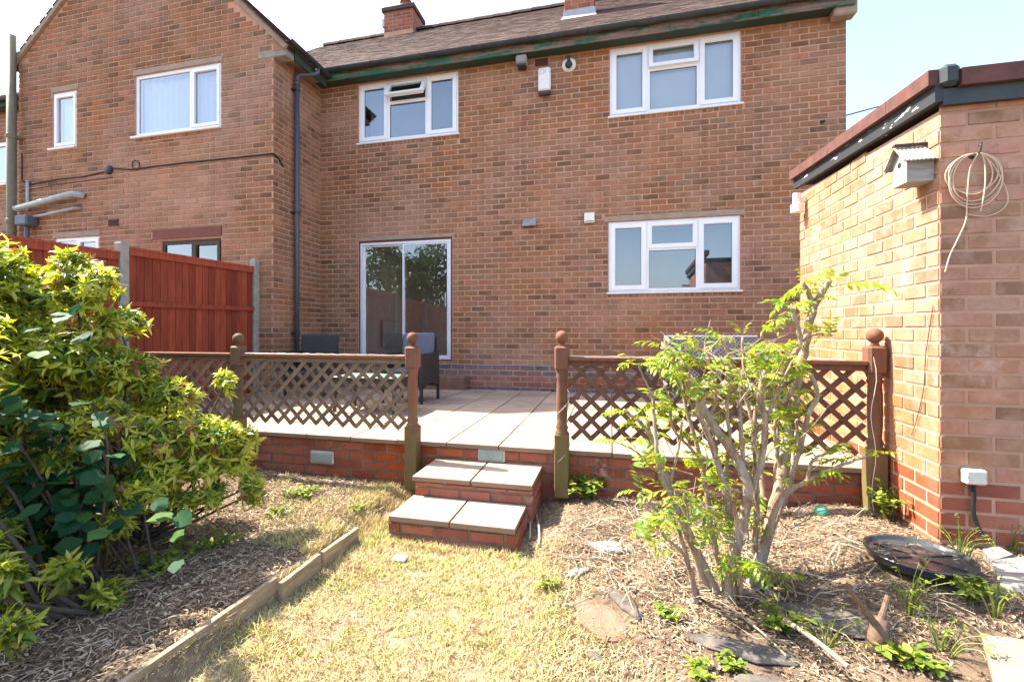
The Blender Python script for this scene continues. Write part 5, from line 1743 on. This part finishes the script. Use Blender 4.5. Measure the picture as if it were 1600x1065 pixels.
for bpts in branches:
    n = len(bpts)
    MB().tube(bpts, [.013 * (1 - .7 * i / (n - 1)) for i in range(n)], 6).build('branch', 'trunk', ps, smooth=True)
m = MB()
for (c_, r_, fl) in LIM:
    for k in range(int(14 * r_ / .2)):
        d = rdir(r1); e_ = c_ + Vector((d.x, d.y, abs(d.z) * fl)) * r_ * .9
        m.tube(spl([c_ + rdir(r1) * r_ * .2, c_.lerp(e_, .5) + rdir(r1) * .03, e_], 3), [.0055, .005, .0048, .004, .0035, .003, .0025], 4)
tag(m.build('twigs', 'trunk', ps), kind='stuff')

# ---- dark shrub with large round leaves
r2 = random.Random(33)
rs = thing('round_leaf_shrub', (-2.6, 1.8, .1), 'dark green shrub with large round leaves at the left edge', 'shrub')
rl_shapes = [round_leaf_shape(18), round_leaf_shape(16)]
items = []
stems = []
for s_ in range(26):
    b0 = Vector((-2.5 + r2.uniform(-.25, .25), 1.75 + r2.uniform(-.2, .2), .08))
    px, py = r2.uniform(-60, 170), r2.choice([r2.uniform(560, 700), r2.uniform(650, 870), r2.uniform(700, 880)])
    if px > 150 and py < 640: py += 120
    tip = at(px, py, r2.uniform(2.05, 2.4))
    if tip.z < .15: tip.z = .2 + r2.random() * .2
    mid = b0.lerp(tip, .5) + Vector((0, 0, .18)) + rdir(r2) * .06
    pts = spl([b0, mid, tip], 7)
    stems.append(pts)
    for i in range(5, len(pts)):
        for rep in range(2):
            if r2.random() < .42: continue
            p = Vector(pts[i])
            sd = rdir(r2); sd.z = r2.uniform(-.45, .25)
            if sd.y > 0.3: sd.y *= -.6
            sc = r2.uniform(.06, .105)
            n_ = (UPZ * .75 + Vector((.1, -.35, 0)) + rdir(r2) * .5)
            pp_ = p + sd.normalized() * .02
            items.append((frame_from(sd, n_, pp_, sc), r2.randrange(2), 'round_leaf'))
for k in range(26):    # a few leaves poking out higher among the yellow shrub and low over the soil
    px, py, tt = r2.choice([(r2.uniform(60, 170), r2.uniform(475, 560), 2.25), (r2.uniform(60, 290), r2.uniform(780, 880), 2.05), (r2.uniform(0, 110), r2.uniform(600, 800), 1.95)])
    sd = rdir(r2); sd.z = r2.uniform(-.4, .1); sd.y = -abs(sd.y)
    items.append((frame_from(sd, UPZ * .7 + Vector((0, -.5, 0)) + rdir(r2) * .4, at(px, py, tt), r2.uniform(.06, .10)), 0, 'round_leaf'))
scatter_leaves(rs, items, rl_shapes, M)
for pts in stems:
    n = len(pts)
    MB().tube(pts, [.008 * (1 - .7 * i / (n - 1)) for i in range(n)], 5).build('stem', 'trunk', rs, smooth=True)

# ---- hard pruned shrub with feathery leaves
r3 = random.Random(5)
def pinnate(seed, pairs):
    r_ = random.Random(seed)
    m = MB()
    ln = leaf_shape(1, .29, .10, .15, 3)
    axis_ = []
    for i in range(9):
        f = i / 8
        axis_.append(Vector((.09 * math.sin(f * 2.4 + seed * 1.7), f * .96, .16 * math.sin(f * 1.6) - (.30 + .13 * seed) * f * f)))
    m.tube(axis_, [.011 * (1 - .7 * i / 8) for i in range(9)], 3)
    for k in range(pairs + 1):
        f = .16 + .80 * k / pairs
        i = min(7, int(f * 8)); q = axis_[i].lerp(axis_[i + 1], f * 8 - i)
        tan = (axis_[i + 1] - axis_[i]).normalized()
        for sg in (-1, 1):
            if k == pairs and sg > 0: continue
            sd = Vector((sg, 0, 0)) * (1.0 if k < pairs else 0) + tan * (.55 if k < pairs else 1) + Vector((0, 0, r_.uniform(-.8, .2)))
            sc = .34 * (math.sin(math.pi * (.22 + .66 * f)) ** .7) * r_.uniform(.88, 1.1)
            mw = frame_from(sd, UPZ + rdir(r_) * .2, q, sc)
            m.add([mw @ Vector(v_) for v_ in ln.v], ln.f)
    return m
pn_shapes = [pinnate(k, 4 + k) for k in range(5)]
sh = thing('pruned_shrub', (0.58, 2.45, .12), 'hard pruned many stemmed shrub with feathery yellow green leaves before the lattice', 'shrub')
# stems: pixel path with depth, start and end radius
STEMS = [
    ([(1138, 935, 2.22), (1150, 850, 2.24), (1168, 770, 2.26), (1150, 715, 2.28), (1108, 655, 2.30), (1072, 590, 2.33), (1036, 540, 2.36)], .038, .019),
    ([(1175, 905, 2.36), (1200, 830, 2.40), (1222, 740, 2.44), (1240, 630, 2.46), (1258, 540, 2.46), (1272, 480, 2.46), (1296, 438, 2.46)], .042, .020),
    ([(1272, 480, 2.46), (1262, 455, 2.46), (1254, 442, 2.46)], .015, .012),
    ([(1200, 620, 2.40), (1228, 570, 2.42), (1250, 535, 2.42), (1240, 490, 2.41), (1234, 480, 2.41)], .020, .013),
    ([(1250, 535, 2.42), (1275, 522, 2.40), (1302, 525, 2.38)], .008, .005),
    ([(1170, 870, 2.33), (1215, 790, 2.30), (1262, 750, 2.26), (1310, 728, 2.22), (1356, 712, 2.18)], .022, .006),
    ([(1262, 750, 2.26), (1270, 720, 2.25), (1292, 708, 2.25)], .009, .006),
    ([(1225, 785, 2.30), (1250, 700, 2.31), (1262, 650, 2.31), (1276, 620, 2.31), (1268, 585, 2.31)], .014, .011),
    ([(1125, 920, 2.26), (1080, 840, 2.28), (1045, 760, 2.30), (1020, 690, 2.32), (1000, 660, 2.33), (975, 640, 2.34)], .022, .010),
    ([(1112, 880, 2.30), (1060, 800, 2.24), (1032, 740, 2.22), (1025, 690, 2.22), (1020, 620, 2.22)], .016, .008),
    ([(1100, 890, 2.34), (1070, 800, 2.38), (1040, 740, 2.4), (1010, 660, 2.42)], .020, .010),
    ([(1150, 860, 2.30), (1130, 760, 2.36), (1115, 690, 2.40), (1100, 640, 2.42), (1090, 600, 2.43)], .020, .009),
    ([(1165, 780, 2.28), (1160, 700, 2.30), (1156, 640, 2.31), (1162, 590, 2.31), (1160, 525, 2.31)], .014, .006),
    ([(1168, 775, 2.28), (1190, 720, 2.26), (1195, 660, 2.25), (1188, 610, 2.25), (1195, 580, 2.25)], .020, .013),
    ([(1195, 850, 2.42), (1190, 740, 2.5), (1170, 640, 2.54), (1140, 560, 2.56), (1130, 530, 2.56)], .018, .009),
    ([(1205, 830, 2.42), (1215, 700, 2.52), (1212, 600, 2.55), (1218, 545, 2.55)], .016, .008),
    ([(1115, 690, 2.40), (1085, 640, 2.38), (1060, 600, 2.36), (1050, 560, 2.36)], .010, .006),
    ([(1045, 760, 2.30), (1060, 700, 2.28), (1066, 660, 2.26)], .008, .005),
    ([(1095, 900, 2.24), (1070, 870, 2.14), (1040, 840, 2.06), (1025, 815, 2.0)], .010, .005),
    ([(1080, 850, 2.12), (1075, 800, 2.1), (1068, 770, 2.08)], .006, .004),
    ([(1160, 880, 2.2), (1150, 810, 2.12), (1135, 760, 2.08)], .012, .007),
    ([(1190, 880, 2.34), (1210, 905, 2.3), (1215, 900, 2.29)], .014, .009),
    ([(1240, 630, 2.46), (1225, 600, 2.5), (1222, 580, 2.5)], .009, .006),
    ([(1195, 660, 2.25), (1215, 610, 2.22), (1240, 560, 2.2)], .008, .004),
    ([(1020, 620, 2.22), (1005, 590, 2.2), (998, 570, 2.2)], .006, .003),
    ([(1140, 800, 2.32), (1120, 720, 2.28), (1098, 660, 2.24), (1090, 640, 2.23), (1104, 612, 2.22)], .018, .013),
    ([(1180, 860, 2.36), (1182, 760, 2.36), (1178, 680, 2.36), (1186, 610, 2.36), (1180, 560, 2.36)], .018, .009),
    ([(1130, 880, 2.3), (1108, 800, 2.34), (1096, 720, 2.36), (1072, 640, 2.38), (1066, 590, 2.38)], .017, .008),
    ([(1090, 870, 2.2), (1062, 830, 2.18), (1030, 800, 2.16), (1000, 770, 2.14)], .012, .006),
    ([(1200, 840, 2.38), (1232, 760, 2.4), (1246, 690, 2.42), (1238, 620, 2.42)], .014, .008),
    ([(1160, 640, 2.31), (1148, 610, 2.28), (1134, 590, 2.26)], .009, .006),
    ([(1178, 680, 2.36), (1205, 640, 2.34), (1222, 600, 2.33)], .009, .005),
    ([(1096, 720, 2.36), (1070, 690, 2.3), (1052, 670, 2.28), (1046, 640, 2.27)], .009, .006),
    ([(1222, 740, 2.44), (1210, 680, 2.44), (1216, 640, 2.43)], .012, .009),
    ([(1130, 760, 2.36), (1140, 690, 2.3), (1136, 640, 2.28), (1142, 600, 2.27)], .012, .008),
    ([(1108, 655, 2.30), (1118, 620, 2.28), (1110, 580, 2.27)], .010, .007),
    ([(1045, 760, 2.30), (1012, 720, 2.26), (985, 700, 2.24), (962, 690, 2.22)], .007, .003),
]
LF = []
stem_pts = []
for (path, ra, rb) in STEMS:
    P_ = [at(*q) for q in path]
    if path[0][1] > 860: P_[0].z = min(P_[0].z, gz(P_[0].x, P_[0].y) + .02); P_[0].z -= .05
    pts = spl(P_, 6)
    pts = [p + rdir(r3) * .003 for p in pts]
    n = len(pts)
    rr_ = [(ra + (rb - ra) * (i / (n - 1)) ** .8) * (1 + .10 * nz(i * .9, ra * 900)) for i in range(n)]
    rr_ = [q_ * (.82 if ra > .017 else .95) for q_ in rr_]
    rr_ = [q_ * (1 + .22 * max(0, nz(i * 2.3, ra * 3000, 7))) for i, q_ in enumerate(rr_)]
    MB().tube(pts, rr_, 9).build('stem', 'bark', sh, smooth=True)
    stem_pts.append((pts, path))
def add_leaf(p, d, sc):
    k = r3.randrange(5)
    LF.append((frame_from(d, UPZ + rdir(r3) * .25, p, sc), k, 'pinnate_leaf'))
for (pts, path) in stem_pts:
    n = len(pts)
    top = path[-1][1] < 700
    for i in range(n):
        f = i / (n - 1)
        if f < .35: continue
        if r3.random() < (.14 if f < .8 else .45):
            d = rdir(r3); d.z = r3.uniform(-.1, .8)
            add_leaf(Vector(pts[i]), d, r3.uniform(.07, .16))
    for k in range(r3.randint(1, 3)):
        d = rdir(r3); d.z = abs(d.z) * .7 + .15
        add_leaf(Vector(pts[-1]), d, r3.uniform(.08, .15))
for (cx_, cy_, sx_, sy_, n, tt) in ((1055, 560, 50, 30, 22, 2.35), (1180, 570, 60, 30, 24, 2.4), (1125, 610, 70, 35, 10, 2.35), (1105, 720, 70, 45, 26, 2.45), (1120, 780, 60, 40, 24, 2.44),
                                    (1015, 690, 30, 30, 9, 2.25), (1235, 590, 25, 40, 8, 2.45), (1110, 820, 50, 30, 18, 2.3), (1150, 885, 35, 20, 14, 2.12), (1200, 545, 30, 25, 12, 2.42),
                                    (1030, 810, 22, 30, 11, 2.08), (1240, 690, 25, 30, 8, 2.4), (1180, 690, 40, 40, 7, 2.48), (1275, 470, 25, 20, 4, 2.47)):
    for k in range(n):
        p = at(r3.gauss(cx_, sx_ * .6), r3.gauss(cy_, sy_ * .6), tt + r3.uniform(-.16, .16))
        if p.z < gz(p.x, p.y) + .05: continue
        d = rdir(r3); d.z = r3.uniform(-.3, 1.1)
        add_leaf(p - d.normalized() * .05, d, r3.uniform(.08, .19))
# two long hanging leaves at the very top right
add_leaf(at(1310, 447, 2.46), Vector((1, -.1, .15)), .25); add_leaf(at(1300, 440, 2.46), Vector((.5, .2, .8)), .12); add_leaf(at(1290, 440, 2.45), Vector((-.9, -.1, .1)), .22)
add_leaf(at(1262, 450, 2.45), Vector((-1, -.1, -.1)), .22); add_leaf(at(1245, 495, 2.42), Vector((-1, -.1, -.15)), .20)
scatter_leaves(sh, LF, pn_shapes, M)
m = MB()
for k in range(130):
    p = at(r3.gauss(1130, 60), r3.uniform(540, 880), r3.uniform(2.1, 2.5))
    if p.z < .2: continue
    d = rdir(r3); d.z = r3.uniform(.1, 1)
    m.tube(spl([p, p + d * .05 + rdir(r3) * .01, p + d * r3.uniform(.09, .2)], 3), [.0035, .0034, .0032, .003, .0026, .002, .0015], 4)
tag(m.build('twigs', 'bark', sh), kind='stuff')

# ---- weeds
wl_shape = [leaf_shape(1, .55, .08, .2, 3), leaf_shape(1, .38, .1, .3, 3)]
def weed(px, py, z, hgt, spread, n, label, kind=0, seed=1, lsize=.035):
    r_ = random.Random(seed)
    q = on_z(px, py, z)
    q.z = gz(q.x, q.y)
    w_ = thing('weed', q, label, 'weed')
    m = MB(); it = []
    for k in range(n):
        d = Vector((r_.uniform(-1, 1), r_.uniform(-1, 1), 0)) * spread
        tip = q + d + Vector((0, 0, hgt * r_.uniform(.5, 1.0)))
        b0 = q + d * .25 * r_.random()
        mid = b0.lerp(tip, .5) + Vector((d.x * -.15, d.y * -.15, hgt * .12))
        pts = spl([b0, mid, tip], 4)
        m.tube(pts, [.0022] * 5 + [.0014] * 4, 4)
        for i in range(2, len(pts)):
            if kind == 1 and i < len(pts) - 2: continue
            for rep in range(2 if kind == 0 else 3):
                dd = rdir(r_); dd.z = r_.uniform(-.2, .6)
                it.append((frame_from(dd, UPZ + rdir(r_) * .3, Vector(pts[i]), lsize * r_.uniform(.6, 1.2)), kind, 'weed_leaf'))
    m.build('stems', 'weed_leaf', w_)
    scatter_leaves(w_, it, wl_shape, M, n_single=40)
weed(915, 772, .13, .17, .15, 26, 'leafy green weed clump beside the post right of the steps', 0, 1, .05)
weed(1345, 770, .2, .30, .12, 20, 'yellow green weed clump at the foot of the post by the garage', 0, 2, .045)
weed(1385, 800, .22, .22, .14, 18, 'loose green weed clump between the tray and the lattice', 0, 3, .04)
weed(1500, 850, .24, .20, .18, 16, 'thin dry flowering weed in front of the garage corner', 1, 4, .014)
weed(1580, 850, .22, .16, .12, 12, 'thin flowering weed at the right edge by the garage', 1, 5, .016)
weed(1420, 950, .16, .24, .14, 14, 'sparse stalky weed in front of the black tray', 1, 6, .018)
weed(1225, 960, .12, .10, .09, 9, 'broad leaved green weed right of the shrub base', 0, 7, .045)
weed(1425, 1020, .13, .05, .09, 10, 'low broad leaved weed beside the sawn stump', 0, 8, .05)
weed(1140, 1030, .09, .04, .05, 6, 'tiny bright green weed at the bottom centre right', 0, 9, .035)
weed(1520, 935, .17, .10, .08, 10, 'small yellow green weed near the right edge planks', 0, 10, .04)
weed(995, 765, .12, .16, .10, 16, 'fan leaved green weed behind the shrub at the brick wall', 0, 12, .06)
weed(1045, 965, .06, .05, .05, 7, 'small green weed on the soil left of the main stem', 0, 13, .035)
weed(480, 770, .09, .06, .16, 16, 'low green weed against the brick wall left of the steps', 0, 14, .035)
weed(260, 880, .1, .06, .16, 16, 'low dark green weed in the mulch under the round leaves', 0, 15, .04)
weed(560, 800, .06, .05, .06, 10, 'small green tuft at the turf edge left of the steps', 0, 16, .03)
weed(1290, 990, .12, .12, .16, 14, 'wispy yellow weed stalks around the sawn stump', 1, 17, .016)

weed(860, 905, .05, .05, .06, 8, 'small weed on the bed edge by the grey stone flake', 0, 18, .03)
weed(1090, 1045, .08, .05, .06, 8, 'low green weed at the bottom edge below the weed fabric', 0, 19, .035)
weed(330, 850, .1, .07, .14, 14, 'leafy green weed in the shade of the yellow green shrub', 0, 20, .035)
weed(430, 800, .1, .05, .10, 10, 'pale green weed in the sunlit mulch near the brick wall', 0, 21, .03)
weed(1470, 1000, .15, .14, .12, 12, 'spindly green weed between the stump and the wooden plank', 1, 22, .02)
weed(1555, 960, .17, .16, .08, 9, 'spindly yellow weed rising beside the broken slabs', 1, 23, .02)

# ---- grass, mulch and litter
r4 = random.Random(77)
def lawn_edge(y): return bed_edge(y)
m = MB()
V_, F_ = [], []
def blade(x, y, h, w, lean, z0):
    a = r4.uniform(0, 6.283)
    dx, dy = math.cos(a) * w, math.sin(a) * w
    b_ = r4.uniform(0, 6.283)
    lx, ly = math.cos(b_) * lean, math.sin(b_) * lean
    o_ = len(V_)
    V_.extend([(x - dx, y - dy, z0), (x + dx, y + dy, z0), (x + lx * .45 + dx * .7, y + ly * .45 + dy * .7, z0 + h * .62), (x + lx * .45 - dx * .7, y + ly * .45 - dy * .7, z0 + h * .62), (x + lx, y + ly, z0 + h)])
    F_.extend([(o_, o_ + 1, o_ + 2, o_ + 3), (o_ + 3, o_ + 2, o_ + 4)])
n = 0
while n < 74000:
    y = r4.uniform(.75, 2.86); x = r4.uniform(-1.62, .12)
    if x > lawn_edge(y) + r4.gauss(0, .06) + .06: continue
    if y > 2.70 and x > -1.40: continue
    z = gz(x, y) - .004
    gr = nz(x * 2.6, y * 2.6, 0)
    if nz(x * 9, y * 9, 4) < -.34 and r4.random() < .8: n += 1; continue
    h = r4.uniform(.008, .024) * (1 + 1.3 * max(0, gr)) * (1 + .8 * max(0, nz(x * 14, y * 14, 6)))
    blade(x, y, h, r4.uniform(.0012, .0026), h * r4.uniform(.4, 1.9), z)
    n += 1
n = 0
while n < 6000:       # turf along the bed edge and left of the steps
    y = r4.uniform(2.3, 3.55); x = r4.gauss(-1.66, .16)
    if x > -1.40 or y > PY - .03: continue
    if nz(x * 5, y * 5, 3) < -.15: continue
    h = r4.uniform(.02, .06)
    blade(x, y, h, r4.uniform(.0014, .0026), h * r4.uniform(.3, 1.2), gz(x, y) - .004)
    n += 1
n = 0
while n < 5000:
    x, y = r4.uniform(-2.7, -1.6), r4.uniform(2.3, PY - .03)
    if nz(x * 3.5, y * 3.5, 12) + .5 * sstep(-2.3, -1.6, x) < .25: n += .2; continue
    h = r4.uniform(.015, .05)
    blade(x, y, h, r4.uniform(.0012, .0024), h * r4.uniform(.4, 1.5), gz(x, y) - .004)
    n += 1
for k in range(3500):  # dry fringe in front of the lower step and along the right bed edge
    if r4.random() < .4: x, y = r4.uniform(-1.38, -.55), r4.gauss(2.69, .03)
    else:
        y = r4.uniform(1.2, 2.85); x = lawn_edge(y) + r4.gauss(.08, .10)
    if y > 2.73 and x < -.53: continue
    h = r4.uniform(.02, .05)
    blade(x, y, h, r4.uniform(.0014, .0024), h * r4.uniform(.6, 1.8), gz(x, y) - .004)
m.v, m.f = V_, F_
tag(m.build('lawn_grass', 'grass_blade'), 'short patchy lawn, green and straw coloured', 'grass', kind='stuff')

def flakes(n, region, size, mat, name, label, cat, up=.5):
    vs, fs = [], []
    k = 0
    while k < n:
        x, y = region()
        if x is None: continue
        z = gz(x, y) + r4.uniform(.0, .012)
        L_, W_ = r4.uniform(*size), 0
        W_ = L_ * r4.uniform(.22, .55)
        a = r4.uniform(0, 6.283); tl = r4.gauss(0, up * .5); rl_ = r4.gauss(0, up * .6)
        d = Vector((math.cos(a) * math.cos(tl), math.sin(a) * math.cos(tl), math.sin(tl))) * L_ * .5
        s_ = Vector((-math.sin(a), math.cos(a), rl_)) * W_ * .5
        c_ = Vector((x, y, z + abs(math.sin(tl)) * L_ * .4))
        o_ = len(vs)
        bend = Vector((0, 0, L_ * .08))
        vs += [tuple(c_ - d - s_ * .7), tuple(c_ - d + s_ * .6), tuple(c_ + s_ + bend), tuple(c_ + d + s_ * .3), tuple(c_ + d - s_ * .5), tuple(c_ - s_ + bend)]
        fs += [(o_, o_ + 1, o_ + 2, o_ + 5), (o_ + 5, o_ + 2, o_ + 3, o_ + 4)]
        k += 1
    m_ = MB(); m_.v, m_.f = vs, fs
    return tag(m_.build(name, mat), label, cat, kind='stuff')
def straws(n, region, size, mat, name, label, cat, rad_=(.0010, .0022), lift=.02):
    m_ = MB()
    k = 0
    while k < n:
        x, y = region()
        if x is None: continue
        a = r4.uniform(0, 6.283)
        L_ = r4.uniform(*size)
        d = Vector((math.cos(a), math.sin(a), 0)) * L_ * .5
        p0 = Vector((x, y, 0)) - d; p1 = Vector((x, y, 0)) + d
        p0.z = gz(p0.x, p0.y) + r4.uniform(.001, lift); p1.z = gz(p1.x, p1.y) + r4.uniform(.001, lift)
        mid = (p0 + p1) / 2; mid.z = gz(mid.x, mid.y) + r4.uniform(.006, lift * 1.3)
        mid += Vector((r4.uniform(-.1, .1), r4.uniform(-.1, .1), 0)) * L_
        if max(p0.y, p1.y, mid.y) > PY - .02: k += 1; continue
        r_ = r4.uniform(*rad_)
        m_.tube([p0, mid, p1], [r_, r_, r_ * .6], 3, caps=False)
        k += 1
    return tag(m_.build(name, mat), label, cat, kind='stuff')
def left_bed():
    x, y = r4.uniform(-3.8, -1.58), r4.uniform(.8, PY - .03)
    return (x, y) if x < -1.60 - (.06 if y < 2.64 else .0) else (None, None)
def right_bed():
    x, y = r4.uniform(-.55, 2.3), r4.uniform(1.2, PY - .04)
    if x > GX - .01 and y > GY - .02: return (None, None)
    if y > 2.7:
        if x < -.50: return (None, None)
    elif x < lawn_edge(y) + .05: return (None, None)
    return (x, y)
BARE = [(940, 962, .03, .13), (905, 893, .03, .06), (955, 848, .09, .10), (975, 945, .05, .07), (1160, 1000, .08, .13), (1310, 955, .10, .16), (1190, 1050, .07, .08), (1600, 1030, .16, .2)]
BARE = [(on_z(a_, b_, c_).x, on_z(a_, b_, c_).y, d_) for (a_, b_, c_, d_) in BARE]
def right_open():
    x, y = right_bed()
    if x is None: return (None, None)
    for (bx_, by_, br_) in BARE:
        if (x - bx_) ** 2 + (y - by_) ** 2 < br_ ** 2 and r4.random() < .9: return (None, None)
    if (x - 1.44) ** 2 + (y - 2.70) ** 2 < .22 ** 2: return (None, None)
    return (x, y)
def right_thick():
    x, y = right_open()
    if x is None or nz(x * 3.3, y * 3.3, 9) + .35 * r4.uniform(-1, 1) < -.08: return (None, None)
    return (x, y)
flakes(34000, left_bed, (.005, .026), 'bark_chip', 'bark_mulch', 'brown bark mulch over the left bed', 'mulch')
straws(6500, left_bed, (.02, .10), 'straw', 'dry_stalks', 'dry stalks scattered over the left bed', 'stalks')
flakes(26000, right_open, (.006, .022), 'leaf_crumb', 'leaf_litter', 'brown leaf litter over the right bed', 'litter')
straws(5600, right_thick, (.02, .085), 'straw', 'dry_stalks', 'tangled dry stalks over the right bed', 'stalks', rad_=(.0007, .0016), lift=.015)
def near_stem():
    x, y = r4.gauss(.45, .45), r4.gauss(2.75, .3)
    return right_bed() if (y > PY - .05 or y < 1.8 or x < -.3 or x > 1.6) else (x, y)
straws(300, near_stem, (.08, .25), 'stick', 'fallen_twigs', 'thin fallen twigs around the pruned shrub', 'twigs', (.0016, .0036), .06)

# ---- tree behind the camera, seen mirrored in the patio door
r5 = random.Random(9)
tr_ = thing('garden_tree', (-8.3, -3.2, 0), 'green leafy garden tree mirrored in the glass of the patio door', 'tree')
MB().tube(spl([(-8.3, -3.2, -.1), (-8.25, -3.25, 1.2), (-8.35, -3.15, 2.4), (-8.2, -3.1, 3.6)], 5), [.16 - .007 * i for i in range(16)], 10).build('trunk', 'trunk', tr_, smooth=True)
for k in range(9):
    d = rdir(r5); d.z = abs(d.z) * .6 + .3
    MB().tube(spl([(-8.28, -3.18, 1.9 + .15 * k), Vector((-8.28, -3.18, 2.1 + .15 * k)) + d * .7, Vector((-8.28, -3.18, 2.2 + .15 * k)) + d * 1.6], 4), [.06 - .005 * i for i in range(9)], 6).build('limb', 'trunk', tr_, smooth=True)
items = []
for k in range(60):
    c_ = Vector((-8.3, -3.2, 3.3)) + Vector((r5.gauss(.2, 1.3), r5.gauss(0, 1.3), r5.gauss(0, .85)))
    for q in range(160):
        d = rdir(r5)
        p = c_ + d * .62 * r5.random() ** .4
        items.append((frame_from(rdir(r5), UPZ + rdir(r5) * .7, p, r5.uniform(.18, .30)), 0, 'tree_leaf'))
scatter_leaves(tr_, items, [leaf_shape(1, .5, .1, .2, 2)], M, n_single=0)
